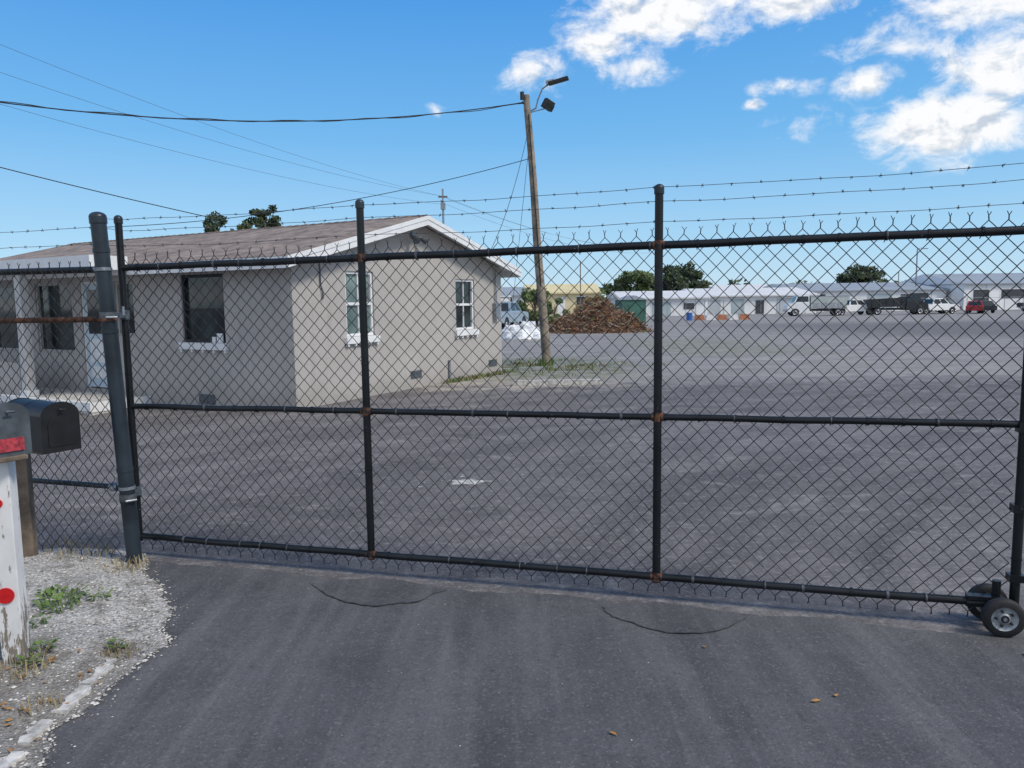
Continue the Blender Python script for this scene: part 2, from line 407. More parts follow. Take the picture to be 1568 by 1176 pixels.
# fallen leaves
mb=MB()
for (x,y,s) in((1.23,3.0,.024),(1.33,3.04,.017),(.37,2.78,.018),(2.35,3.38,.024),(-.1,3.3,.012),(.9,3.5,.014)):
    a=U(0,6); q=[(0,-1),(.5,-.3),(.35,.5),(0,1),(-.4,.4),(-.45,-.3)]
    mb.poly([(x+s*(u*math.cos(a)-v*math.sin(a)),y+s*(u*math.sin(a)+v*math.cos(a)),.009+U(0,.008)) for u,v in q],m_leafdry)
for i in range(90):
    y=U(1.8,3.5); x=edge(y)-U(.05,.6); s=U(.008,.02); a=U(0,6); z=verge_z(x,y)+.008
    q=[(0,-1),(.5,-.3),(.35,.5),(0,1),(-.4,.4),(-.45,-.3)]
    mb.poly([(x+s*(u*math.cos(a)-v*math.sin(a)),y+s*(u*math.sin(a)+v*math.cos(a)),z+U(0,.008)) for u,v in q],m_leafdry)
mb.obj('fallen_leaves')
# grass / weeds
def blades(mb,x,y,z,n,rad,h,m,w=.004):
    for i in range(n):
        a=U(0,6.283); r=rad*math.sqrt(R()); px=x+r*math.cos(a); py=y+r*math.sin(a)
        b_=U(0,6.283); H=h*U(.4,1.1); lean=U(.1,.8)*H; dx,dy=math.cos(b_),math.sin(b_); qx,qy=-dy*w,dx*w
        p1=(px+dx*lean*.35,py+dy*lean*.35,z+H*.6); p2=(px+dx*lean,py+dy*lean,z+H)
        mb.poly([(px-qx,py-qy,z),(px+qx,py+qy,z),(p1[0]+qx*.8,p1[1]+qy*.8,p1[2]),(p1[0]-qx*.8,p1[1]-qy*.8,p1[2])],m)
        mb.poly([(p1[0]-qx*.8,p1[1]-qy*.8,p1[2]),(p1[0]+qx*.8,p1[1]+qy*.8,p1[2]),p2],m)
def weedleaf(mb,x,y,z,n,rad,s,m):
    for i in range(n):
        a=U(0,6.283); r=rad*math.sqrt(R()); c=Vector((x+r*math.cos(a),y+r*math.sin(a),z+U(.005,.04)))
        d=Vector((math.cos(a+U(-1,1)),math.sin(a+U(-1,1)),U(-.1,.7))).normalized(); q=d.cross(Vector((0,0,1))).normalized()
        k=s*U(.6,1.3)
        mb.poly([c,c+d*k*.4+q*k*.3,c+d*k,c+d*k*.4-q*k*.3],m)
mb=MB()
for (x,y,rad,n) in((-2.50,4.08,.13,90),(-2.42,3.95,.10,60),(-2.40,3.72,.05,18),(-2.2,3.42,.05,30),(-2.18,3.30,.05,30),(-1.92,3.53,.035,18),(-2.3,4.12,.05,20)):
    weedleaf(mb,x,y,verge_z(x,y),n,rad,.034,m_grass); blades(mb,x,y,verge_z(x,y),n//2,rad,.05,m_grass if R()<.6 else m_grassdry)
for (x,y,n,rad) in((-2.45,4.72,120,.14),(-1.88,3.5,60,.08),(-2.2,3.25,70,.13),(-2.8,4.85,90,.2),(-3.2,5.0,80,.25),(-1.95,3.0,30,.08)):
    blades(mb,x,y,verge_z(x,y),n,rad,.06,m_grassdry,.003)
mb.obj('verge_weeds')
mb=MB()
for i in range(520):
    x=random.gauss(.8,1.1); y=random.gauss(19.2,1.1)
    if x<.3 and y<18.3: continue
    if mnoise.noise(Vector((x*.9,y*.9,0)))<-.02: continue
    blades(mb,x,y,gz(x,y),3,.12,.075,m_grass if R()<.5 else m_grassdry,.012)
for i in range(30): blades(mb,.87+U(-.2,.2),19.6+U(-.2,.1),0,4,.06,.22,m_grass,.012)
for i in range(130):
    t=U(4.0,6.7); x=-3.43+.493*t+U(.02,.25); y=12.14+.87*t-U(0,.15)
    blades(mb,x,y,gz(x,y),4,.08,.10,m_grass if R()<.5 else m_grassdry,.01)
mb.obj('grass')

# ------------------------------------------------------------------ chain link
def chainlink(mb,A,B,zb,zt,W,r,off,m=m_wire):
    A=Vector(A);B=Vector(B); d=(B-A); L=d.length; d.normalize(); nrm=Vector((d.y,-d.x,0))
    n=int(L/(W/2)); 
    def pt(i,k,K):
        s=min(L,(i+(1 if (k+i)%2 else 0))*W/2)
        t=s/L; z0=zb(t); z1=zt(t); z=z0+(z1-z0)*k/K
        q=A+d*s+nrm*(off+(.003 if (k+i)%2 else -.003))
        wob=mnoise.noise(Vector((s*1.3,z*1.3,A.x)))*.010+mnoise.noise(Vector((s*7,z*7,A.x)))*.003
        return Vector((q.x,q.y,z+.004*mnoise.noise(Vector((s*3,z*3,8)))))+d*wob+nrm*(.012*mnoise.noise(Vector((s*.9,z*.9,5+A.x))))
    K=2*round((zt(0)-zb(0))/W)
    for i in range(n):
        prev=pt(i,0,K)
        for k in range(1,K+1):
            c=pt(i,k,K); mb.cyl(prev,c,r,m,n=4,caps=False); prev=c
        for k,sg in((K,1),(0,-1)):
            if (k+i)%2==1:
                p=pt(i,k,K); q=p+Vector((0,0,.020*sg))+d*U(-.003,.003); mb.cyl(p,q,r*1.2,m,n=4,caps=False)
                if sg>0:
                    for e in(-1,1): mb.cyl(q,q+Vector((0,0,U(.014,.026)))+d*e*U(.005,.013)+nrm*U(-.008,.008),r*.8,m,n=4,caps=False)
                else:
                    for e in(-1,1): mb.cyl(q,q+Vector((0,0,-U(.004,.012)))+d*e*U(.002,.009),r*.85,m,n=4,caps=False)
ztop=lambda t:1.90+.06*t
zmid=lambda t:1.003+.03*t
zbot=lambda t:.13
gate=empty('chain_link_gate')
mb=MB()
chainlink(mb,GA,GB,lambda t:.065,lambda t:ztop(t)+.055,.084,.0025,-.028)
mb.obj('chain_link_mesh',gate)
def gp(t,z,off=0):
    q=GA+(GB-GA)*t+gn*off; return Vector((q.x,q.y,z))
tposts=[(-.872+2.5)/4.97,(.785+2.5)/4.97]
mb=MB()
for zf,r in((ztop,.021),(zmid,.018),(zbot,.021)):
    pts=[gp(i/60,zf(i/60)+.006*mnoise.noise(Vector((i*.2,zf(0),0)))) for i in range(61)]
    mb.tube(pts,r,m_black,12)
for t in tposts:
    mb.cyl(gp(t,.10),gp(t,2.235),.0225,m_black,n=16)
    q=gp(t,2.235); mb.cyl(q-Vector((0,0,.03)),q,.027,m_post,n=16); mb.dome(q,.027,m_post,.022)
mb.cyl(gp(0,.10),gp(0,2.21),.0225,m_black,n=16); q=gp(0,2.21); mb.cyl(q-Vector((0,0,.03)),q,.027,m_post,n=16); mb.dome(q,.027,m_post,.024)
mb.cyl(gp(1,.09),gp(1,2.27),.0225,m_black,n=16); q=gp(1,2.27); mb.dome(q,.027,m_post,.024)
mb.obj('frame',gate)
mb=MB()
L=(GB-GA).length
for zf,r in((ztop,.021),(zmid,.018),(zbot,.021)):
    s=.12
    while s<L-.05:
        t=s/L; c=gp(t,zf(t)); 
        for e in(0,.007): mb.cyl(c+gdir*e-gdir*.003,c+gdir*(e+.003),r+.0035,m_black if R()<.7 else m_dgalv,n=10)
        mb.cyl(c+gn*(r+.003),c+gn*(-.03)+Vector((0,0,-.03)),.0025,m_wire,n=4)
        s+=U(.15,.25)
for t in(tposts+[0,1]):
    for z in(.35,.62,.85,1.25,1.5,1.72):
        c=gp(t,z+U(-.05,.05)); mb.cyl(c,c+Vector((0,0,.005)),.0265,m_black,n=12)
mb.obj('wire_ties',gate)
mb=MB()
for t in tposts:
    for zf in(ztop,zmid,zbot):
        c=gp(t,zf(t)); mb.cyl(c-Vector((0,0,.024)),c+Vector((0,0,.024)),.0245,m_weld,n=14)
        for e in(-1,1): mb.cyl(c+gdir*e*.020,c+gdir*e*.032,.0228,m_weld,n=12)
mb.obj('rusty_welds',gate)
def wheel(mb,c,ax,r,w,mt,mh,n=24):
    c=Vector(c); ax=Vector(ax).normalized(); u=ax.orthogonal().normalized(); v=ax.cross(u)
    prof=[(-w*.5,r*.62),(-w*.5,r*.86),(-w*.36,r*.97),(0,r),(w*.36,r*.97),(w*.5,r*.86),(w*.5,r*.62)]
    P=[]
    for a,rr in prof:
        for k in range(n):
            t=2*math.pi*k/n; P.append(c+ax*a+(u*math.cos(t)+v*math.sin(t))*rr)
    mb.faces(P,[(i*n+k,i*n+(k+1)%n,(i+1)*n+(k+1)%n,(i+1)*n+k) for i in range(len(prof)-1) for k in range(n)],mt,True)
    prof=[(w*.42,r*.63),(w*.34,r*.58),(w*.25,r*.3),(w*.45,r*.26),(w*.5,r*.2)]
    for sg in(-1,1):
        P=[]
        for a,rr in prof:
            for k in range(n):
                t=2*math.pi*k/n; P.append(c+ax*a*sg+(u*math.cos(t)+v*math.sin(t))*rr)
        mb.faces(P,[(i*n+k,i*n+(k+1)%n,(i+1)*n+(k+1)%n,(i+1)*n+k) for i in range(len(prof)-1) for k in range(n)],mh,True)
        mb.poly(P[-n:],m_rubber)
ax=Vector((-.28,-1,0)).normalized()
m_hub=M('wheel_hub',(.30,.32,.34),.45,.3,.3,30)
w1=Vector((2.372,3.59,.098)); w2=w1-ax*.20; w2.x-=.015
mb=MB()
wheel(mb,w1,ax,.096,.052,m_rubber,m_hub); wheel(mb,w2,ax,.096,.052,m_rubber,m_hub)
mb.cyl(w1+ax*.03,w2-ax*.03,.009,m_galv,n=10)
for w_ in (w1,w2):
    for k in range(5):
        a=2*math.pi*k/5; o_=w_+ax*.0225+Vector((math.cos(a)*.038*ax.y,-math.cos(a)*.038*ax.x,math.sin(a)*.038)); mb.cyl(o_-ax*.008,o_+ax*.003,.006,m_rubber,n=8)
mid=(w1+w2)/2
mb.box(mid+Vector((-.01,0,.03)),(.07,.09,.05),m_black,yaw=-.26)
mb.cyl(mid+Vector((0,0,.03)),mid+Vector((0,0,.15)),.02,m_black,n=12)
mb.box(mid+Vector((-.05,.01,.06)),(.16,.05,.02),m_black,yaw=-.26)
mb.cyl(mid+Vector((-.13,.03,.03)),mid+Vector((-.02,0,.03)),.022,m_black,n=12)
mb.obj('caster_wheels',gate)
mb=MB(); c=gp(1,1.02)
mb.box(c,(.06,.06,.05),m_black,yaw=-.26); mb.box(gp(1,.62),(.07,.06,.04),m_black,yaw=-.26); mb.box(gp(1,.27),(.07,.06,.035),m_black,yaw=-.26)
mb.obj('latch',gate)
# barbed wire
def barbed(mb,pts,sag,r=.0019):
    for a,b_ in zip(pts,pts[1:]):
        a=Vector(a);b_=Vector(b_);L=(b_-a).length;n=max(8,int(L/.06)); q=[]
        ph=U(0,50)
        def sg(t,p): return -sag*4*t*(1-t)+.010*mnoise.noise(p*2.5+Vector((ph,0,0)))*min(1,t*6,(1-t)*6)
        for i in range(n+1):
            t=i/n; p=a.lerp(b_,t); p.z+=sg(t,p); q.append(p)
        for x in range(n): mb.cyl(q[x],q[x+1],r,m_barb,n=4,caps=False)
        s=U(.03,.1); d=(b_-a).normalized()
        while s<L-.02:
            t=s/L; p=a.lerp(b_,t); p.z+=sg(t,p)
            for k in range(4):
                v=Vector((U(-1,1),U(-1,1),U(-1,1))); v=(v-d*v.dot(d)).normalized()+d*U(-.6,.6)
                mb.cyl(p-v*.003,p+v*.012,.0012,m_barb,n=4,caps=False)
            mb.cyl(p-d*.006,p+d*.006,.0032,m_barb,n=5)
            s+=U(.12,.15)
mb=MB()
for h0,h1 in((2.04,2.075),(2.135,2.185),(2.205,2.26)):
    barbed(mb,[gp(0,h0),gp(tposts[0],h0+(h1-h0)*.33),gp(tposts[1],h0+(h1-h0)*.66),gp(1,h1+.01),(GB.x+2.2,GB.y-.6,h1+.05)],.012)
mb.obj('barbed_wire',gate)
# ------------------------------------------------------------------ hinge post and side fence
fence=empty('chain_link_fence')
FA=Vector((-2.47,4.83,0)); FB=Vector((-6.6,6.15,0)); fd=(FB-FA).normalized()
def hp(z): return Vector((-2.455-.085*z/2.2,4.83,z))
up=Vector((0,0,1))
mb=MB()
mb.cyl(hp(-.05),hp(2.20),.046,m_post,n=24)
mb.cyl(hp(2.165),hp(2.205),.051,m_post,n=24); mb.dome(hp(2.205),.051,m_post,.032,20)
for z in(1.62,1.50,.62,.42,2.0):
    mb.cyl(hp(z-.013),hp(z+.013),.050,m_post,n=24)
mb.obj('hinge_post',fence)
mb=MB()
for z in(1.60,.44):
    c=hp(z); g0=gp(0,z)
    mb.cyl(c-up*.02,c+up*.02,.051,m_dgalv,n=24)
    d=(g0-c); mb.box(c+d*.5+Vector((.02,-.02,0)),(.03,d.length*.9,.035),m_dgalv,yaw=math.atan2(d.y,d.x)-math.pi/2)
    mb.cyl(g0-up*.03,g0+up*.03,.03,m_dgalv,n=16)
    mb.cyl(c+Vector((.07,-.03,-.012)),c+Vector((.02,-.07,-.012)),.008,m_galv,n=8)
    mb.cyl(c+Vector((.085,.02,.0)),c+Vector((.085,.02,.055)),.009,m_galv,n=8)
mb.obj('hinges',fence)
mb=MB()
def fp(s,z): q=FA+fd*s; return (q.x,q.y,z)
mb.cyl(fp(.06,1.885),fp(4.4,1.90),.021,m_black,n=12)
mb.cyl(fp(.06,1.575),fp(4.4,1.55),.019,m_rust,n=12)
mb.cyl(fp(.06,.50),fp(4.4,.50),.017,m_post,n=12)
mb.cyl(fp(2.9,0),fp(2.9,2.2),.03,m_black,n=14)
for z,mm in((1.885,m_galv),(1.575,m_rust),(.50,m_galv)):
    mb.cyl(fp(.07,z),fp(.13,z),.027,mm,n=14)
    mb.cyl(hp(z-.010),hp(z+.010),.051,mm,n=24)
    mb.box(fp(.06,z+.035),(.03,.02,.05),mm)
mb.obj('rails',fence)
mb=MB(); chainlink(mb,FA+fd*.06,FB,lambda t:.06,lambda t:1.90,.084,.0025,-.03); mb.obj('chain_link_mesh',fence)
mb=MB()
for h in(2.04,2.145,): barbed(mb,[hp(h),fp(2.9,h+.02),fp(4.4,h+.03)],.01)
for h in(2.04,2.135,2.2): barbed(mb,[hp(h),gp(0,h)],.0)
mb.obj('barbed_wire',fence)

# ------------------------------------------------------------------ mailboxes
def mailbox(mb,fc,yaw,w,h,L,mbody,mdoor,sticker=None):
    def T(x,y,z):
        c,s=math.cos(yaw),math.sin(yaw); return (fc[0]+x*c-y*s,fc[1]+x*s+y*c,fc[2]+z)
    def arch(w,h,n=14):
        pts=[(-w/2,-h/2)]; r=w/2
        for i in range(n+1):
            a=math.pi-math.pi*i/n; pts.append((r*math.cos(a),h/2-r*.7+r*.7*math.sin(a)))
        pts.append((w/2,-h/2)); return pts
    def ext(x0,x1,w,h,m,dz=0):
        pr=arch(w,h); n=len(pr)
        P=[T(x0,y,z+dz) for y,z in pr]+[T(x1,y,z+dz) for y,z in pr]
        mb.faces(P,[(k,k+1,n+k+1,n+k) for k in range(1,n-2)],m,True)
        mb.faces(P,[(0,1,n+1,n),(n-2,n-1,2*n-1,2*n-2),(n-1,0,n,2*n-1)],m)
        mb.poly(P[:n][::-1],m); mb.poly(P[n:],m)
    ext(-L,0,w,h,mbody); ext(-.012,.004,w+.012,h+.012,mdoor); ext(-L,-L+.01,w+.008,h+.008,mbody)
    ext(-L*.55,-L*.53,w+.004,h+.004,mbody)
    ext(.004,.009,w*.72,h*.62,mdoor,-h*.08)
    a=Vector(T(.012,0,h*.36)); 
    mb.cyl(a,Vector(T(.03,0,h*.36)),.006,m_galv,n=8); mb.cyl(T(.03,-.018,h*.36),T(.03,.018,h*.36),.006,mdoor,n=8)
    if sticker:
        P=[T(.0115,-w*.34,-h*.42),T(.0115,w*.34,-h*.42),T(.0115,w*.34,-h*.16),T(.0115,-w*.34,-h*.16)]; mb.poly(P,sticker)
yawm=math.radians(-32)
m_mbblack=M('mailbox_black',(.010,.011,.013),.42,0,.3,12,.1,60)
m_mbgrey=M('mailbox_grey',(.075,.09,.105),.5,.2,.3,10,.1,60)
m_red=M('faded_red',(.34,.035,.05),.6,0,.5,60)
m_refl=M('reflector_red',(.50,.01,.012),.25,0,.15,30)
mpost=empty('mailbox')
mb=MB(); mailbox(mb,(-2.72,4.58,.94),yawm,.215,.29,.46,m_mbblack,m_mbblack)
mb.obj('box',mpost)
mb=MB(); mb.box((-3.17,4.87,.39),(.10,.10,.72),m_wood,yaw=.3); mb.box((-3.02,4.77,.775),(.44,.12,.025),m_wood,yaw=yawm); mb.obj('wooden_post',mpost,bevel=.004)
mp2=empty('mailbox')
mb=MB(); mailbox(mb,(-2.19,3.30,1.13),yawm,.17,.225,.46,m_mbgrey,m_mbgrey,m_red)
mb.obj('box',mp2)
m_peel,nt,b=new_mat('peeling_white_paint'); p=objc(nt)
s=N(nt,'ShaderNodeSeparateXYZ'); nt.links.new(p,s.inputs[0])
f=noise(nt,mapping(nt,p,(1,1,.25)),22,6,.7)
f=mth(nt,'ADD',f,mapr(nt,s.outputs[2],.5,0,0,.17))
c=mixc(nt,ramp(nt,f,[(.60,0.0),(.64,1.0)]),ramp(nt,noise(nt,p,6,4),[(.3,(.58,.58,.58)),(.7,(.72,.72,.72))]),(.2,.17,.14))
nt.links.new(c,b.inputs['Base Color']); b.inputs['Roughness'].default_value=.7; bump(nt,b,f,-.4,.004)
mb=MB(); mb.box((-2.275,3.36,.49),(.09,.09,1.02),m_peel,yaw=.25); mb.box((-2.31,3.37,1.005),(.34,.13,.02),m_wood,yaw=yawm)
mb.obj('white_post',mp2,bevel=.004)
mb=MB()
rd=Vector((math.sin(.25),-math.cos(.25),0)); base=Vector((-2.275,3.36,0))+rd*.046
for z,r in((.38,.036),(.80,.02)): mb.cyl(base+Vector((-.008,0,z)),base+rd*.008+Vector((-.008,0,z)),r,m_refl,n=24)
mb.obj('red_reflectors',mp2)

# ------------------------------------------------------------------ house
house=empty('stucco_house',(-3.43,12.14,0),math.atan2(.87,.493))
LEN=10.8; WID=6.5; SL=.25; WH=2.38
def wallgrid(mb,length,z0,z1,ops,tf,m,depth=.10):
    us=sorted({0,length}|{o[0] for o in ops}|{o[1] for o in ops}); zs=sorted({z0,z1}|{o[2] for o in ops}|{o[3] for o in ops})
    for a,b_ in zip(us,us[1:]):
        for c,d in zip(zs,zs[1:]):
            if any(o[0]<=a and b_<=o[1] and o[2]<=c and d<=o[3] for o in ops): continue
            mb.poly([tf(a,0,c),tf(b_,0,c),tf(b_,0,d),tf(a,0,d)],m)
    for a,b_,c,d in ops:
        mb.poly([tf(a,0,c),tf(a,depth,c),tf(a,depth,d),tf(a,0,d)],m); mb.poly([tf(b_,0,c),tf(b_,depth,c),tf(b_,depth,d),tf(b_,0,d)],m)
        mb.poly([tf(a,0,c),tf(b_,0,c),tf(b_,depth,c),tf(a,depth,c)],m); mb.poly([tf(a,0,d),tf(b_,0,d),tf(b_,depth,d),tf(a,depth,d)],m)
fr=lambda u,d,z:(d,u,z)
ga=lambda u,d,z:(u,d,z)
fops=[(1.56,2.63,1.01,2.17),(4.72,5.57,.08,2.12),(5.85,7.1,.75,2.12),(7.5,8.8,.75,2.12),(3.95,4.5,1.1,2.1)]
gops=[(1.24,1.98,1.07,2.20),(4.62,5.35,1.05,2.12)]
mb=MB()
wallgrid(mb,LEN,-.6,WH+.02,fops,fr,m_stucco)
wallgrid(mb,WID,-.6,WH,gops,ga,m_stucco)
mb.poly([(0,0,WH),(WID,0,WH),(WID/2,0,WH+SL*WID/2)],m_stucco)
mb.poly([(0,LEN,-.6),(WID,LEN,-.6),(WID,LEN,WH),(WID/2,LEN,WH+SL*WID/2),(0,LEN,WH)],m_stucco)
mb.poly([(WID,0,-.6),(WID,LEN,-.6),(WID,LEN,WH),(WID,0,WH)],m_stucco)
mb.obj('walls',house)
def window(mb,tf,o,glass,grid=(2,2),fw=.05):
    a,b_,c,d=o
    def bx(u0,u1,d0,d1,z0,z1,m):
        p=tf(u0,d0,z0);q=tf(u1,d1,z1); mb.box2([min(p[i],q[i]) for i in range(3)],[max(p[i],q[i]) for i in range(3)],m)
    bx(a+.002,a+fw,.03,.09,c+.002,d-.002,m_white); bx(b_-fw,b_-.002,.03,.09,c+.002,d-.002,m_white)
    bx(a+fw,b_-fw,.03,.09,d-fw,d-.002,m_white); bx(a+fw,b_-fw,.03,.09,c+.002,c+fw,m_white)
    zm=(c+d)/2; bx(a+fw,b_-fw,.035,.085,zm-.025,zm+.025,m_white)
    if grid[0]>1:
        um=(a+b_)/2; bx(um-.012,um+.012,.045,.08,c+fw,zm-.025,m_white); bx(um-.012,um+.012,.045,.08,zm+.025,d-fw,m_white)
    p=[tf(a+fw,.075,c+fw),tf(b_-fw,.075,c+fw),tf(b_-fw,.075,d-fw),tf(a+fw,.075,d-fw)]; mb.poly(p,glass)
def sill(mb,tf,o,ext=.07):
    a,b_,c,d=o
    p=tf(a-ext,-.07,c-.12); q=tf(b_+ext,-.002,c-.002)
    mb.box2([min(p[i],q[i]) for i in range(3)],[max(p[i],q[i]) for i in range(3)],m_white)
    n=5
    for k in range(n):
        u=a-ext+.05+(b_-a+2*ext-.1)*k/(n-1)
        p=tf(u-.02,-.055,c-.17); q=tf(u+.02,-.002,c-.122)
        mb.box2([min(p[i],q[i]) for i in range(3)],[max(p[i],q[i]) for i in range(3)],m_white)
mb=MB()
for o in gops: window(mb,ga,o,m_glass2 if o[0]<2 else m_glass); sill(mb,ga,o)
mb.obj('gable_windows',house,bevel=.004)
mb=MB()
o=fops[0]
a,b_,c,d=o
for (u0,u1,z0,z1) in((a+.002,a+.05,c+.002,d-.002),(b_-.05,b_-.002,c+.002,d-.002),(a+.05,b_-.05,d-.05,d-.002),(a+.05,b_-.05,c+.002,c+.05)):
    mb.box2((.03,u0,z0),(.09,u1,z1),m_darkin)
mb.poly([fr(a+.05,.08,c+.05),fr(b_-.05,.08,c+.05),fr(b_-.05,.08,d-.05),fr(a+.05,.08,d-.05)],m_glass)
mb.box2((.045,a+.05,c+.55),(.075,b_-.05,c+.58),m_darkin)
mb.box2((.0,a+.08,c+.002),(.028,a+.22,c+.16),m_white); mb.box2((.0,a+.26,c+.002),(.028,a+.34,c+.10),m_white)
sill(mb,fr,o)
mb.obj('front_window',house,bevel=.004)
mb=MB()
for o in fops[2:]:
    a,b_,c,d=o
    mb.poly([fr(a,.08,c),fr(b_,.08,c),fr(b_,.08,d),fr(a,.08,d)],m_glass)
    for (u0,u1,z0,z1) in((a+.002,a+.05,c+.002,d-.002),(b_-.05,b_-.002,c+.002,d-.002),(a+.05,b_-.05,d-.05,d-.002),(a+.05,b_-.05,c+.002,c+.05)):
        mb.box2((.03,u0,z0),(.078,u1,z1),m_stucco)
mb.obj('porch_windows',house)
m_door=M('door_paint',(.50,.60,.68),.5,0,.08,4)
mb=MB(); a,b_,c,d=fops[1]
mb.box2((.05,a+.04,c+.02),(.09,b_-.04,d-.04),m_door)
mb.box2((.03,a+.002,c),(.095,a+.04,d-.002),m_white);mb.box2((.03,b_-.04,c),(.095,b_-.002,d-.002),m_white);mb.box2((.03,a+.04,d-.04),(.095,b_-.04,d-.002),m_white)
mb.box2((.042,a+.14,c+1.05),(.0495,b_-.14,d-.16),m_glass)
mb.box2((.042,a+.14,c+.2),(.0495,b_-.14,c+.42),m_white);mb.box2((.042,a+.14,c+.5),(.0495,b_-.14,c+.95),m_white)
mb.cyl((.02,a+.1,c+.98),(.05,a+.1,c+.98),.025,m_galv,n=10)
mb.obj('front_door',house,bevel=.003)
# roof
mb=MB(); ov=.36; go=.30; th=.05
def rz(x): return WH+.04+SL*(x if x<=WID/2 else WID-x)
for (x0,x1) in((-ov,WID/2),(WID/2,WID+ov)):
    P=[(x0,-go,rz(x0)),(x1,-go,rz(x1)),(x1,LEN+go,rz(x1)),(x0,LEN+go,rz(x0))]
    Q=[(p[0],p[1],p[2]+th) for p in P]
    mb.poly(Q,m_shingle); mb.faces(P+Q,[(0,1,5,4),(2,3,7,6),(0,4,7,3)] if x0<0 else [(0,1,5,4),(2,3,7,6),(1,2,6,5)],m_shingle)
    mb.poly([(p[0],p[1],p[2]-.004) for p in P][::-1],m_white)
y=-go
while y<LEN+go:
    mb.faces([(WID/2-.12,y,rz(WID/2)+th-.02),(WID/2,y,rz(WID/2)+th+.018),(WID/2+.12,y,rz(WID/2)+th-.02),(WID/2-.12,y+.24,rz(WID/2)+th-.026),(WID/2,y+.24,rz(WID/2)+th+.008),(WID/2+.12,y+.24,rz(WID/2)+th-.026)],[(0,1,4,3),(1,2,5,4)],m_shingle)
    y+=.22
mb.obj('roof',house)
mb=MB(); fh=.17
mb.box2((-ov-.025,-go-.0,rz(-ov)-fh+.03),(-ov-.002,LEN+go,rz(-ov)+.035),m_white)
mb.box2((WID+ov+.002,-go,rz(-ov)-fh+.03),(WID+ov+.025,LEN+go,rz(-ov)+.035),m_white)
for yy0,yy1 in((-go-.028,-go-.003),(LEN+go+.003,LEN+go+.028)):
    for x0,x1 in((-ov-.025,WID/2),(WID/2,WID+ov+.025)):
        P=[(x0,yy0,rz(x0)-fh+.04),(x1,yy0,rz(x1)-fh+.04),(x1,yy0,rz(x1)+.042),(x0,yy0,rz(x0)+.042)]
        Q=[(p[0],yy1,p[2]) for p in P]
        mb.faces(P+Q,[(0,1,2,3),(7,6,5,4),(0,4,5,1),(3,2,6,7),(0,3,7,4),(1,5,6,2)],m_white)
        P=[(x0,yy0-.012 if yy0<0 else yy1,rz(x0)-.03),(x1,yy0-.012 if yy0<0 else yy1,rz(x1)-.03),(x1,yy0-.012 if yy0<0 else yy1,rz(x1)+.046),(x0,yy0-.012 if yy0<0 else yy1,rz(x0)+.046)]
        Q=[(p[0],yy0-.001 if yy0<0 else yy1+.012,p[2]) for p in P]
        mb.faces(P+Q,[(0,1,2,3),(7,6,5,4),(0,4,5,1),(3,2,6,7),(0,3,7,4),(1,5,6,2)],m_white)
mb.obj('fascia',house)
# porch
mb=MB(); y0,y1=3.5,LEN+.2; pr=1.05
mb.box2((-pr,y0,2.44),(-.38,y1,2.50),m_shingle)
mb.box2((-pr-.03,y0-.03,2.27),(-pr,y1,2.505),m_white); mb.box2((-pr,y0-.03,2.27),(-.39,y0,2.505),m_white)
mb.box2((-pr,y0,2.29),(-.003,y1,2.32),m_white)
mb.obj('porch_roof',house)
m_col=M('column_paint',(.52,.51,.50),.7,0,.1,5)
mb=MB()
for yy in(5.85,8.3):
    mb.box2((-1.0,yy-.09,.0),(-.84,yy+.09,2.288),m_col); mb.box2((-1.03,yy-.12,-.1),(-.81,yy+.12,.12),m_white)
mb.obj('porch_columns',house,bevel=.006)
mb=MB(); mb.box2((-1.15,3.62,-.5),(-.002,LEN,.02),m_conc); mb.box2((-1.45,4.0,-.5),(-1.166,6.0,-.09),m_conc)
mb.box2((-1.165,3.6,-.12),(-1.152,LEN,.026),m_white); mb.box2((-1.465,3.98,-.30),(-1.452,6.02,-.084),m_white)
mb.box2((-1.15,3.606,-.14),(-.01,3.618,.026),m_white); mb.box2((-1.15,3.62,.021),(-1.08,LEN,.027),m_white)
mb.box2((-1.45,4.0,-.089),(-1.38,6.0,-.083),m_white)
mb.box2((-.98,6.0,.02),(-.86,8.15,.62),m_stucco)
mb.obj('porch_step',house)
mb=MB()
c=Vector((WID/2-.1,-.0,2.92))
mb.cyl(c,c+Vector((0,-.05,0)),.06,m_galv,n=14)
for e in(-1,1):
    a=c+Vector((e*.04,-.05,-.01)); b2=a+Vector((e*.07,-.09,-.05)); mb.cyl(a,b2,.012,m_galv,n=8)
    mb.cyl(b2,b2+Vector((e*.05,-.1,-.07)),.04,m_dgalv,.07,n=14)
mb.tube([(.62,-.02,2.3),(.62,-.025,1.95),(.66,-.03,1.85),(.66,-.03,1.72)],.012,m_dgalv,6)
mb.box2((6.1,-.1,1.25),(6.3,-.002,1.6),m_galv); mb.cyl((6.2,-.05,1.6),(6.2,-.05,2.35),.02,m_galv,n=8)
for u in(3.0,5.9): mb.box2((u,-.012,.18),(u+.35,-.002,.33),m_dgalv)
mb.cyl((4.3,-.03,.0),(4.3,-.03,.45),.025,m_galv,n=8)
mb.box2((-.012,1.9,-.05),(-.002,2.3,.12),m_dgalv)
mb.obj('wall_fittings',house)

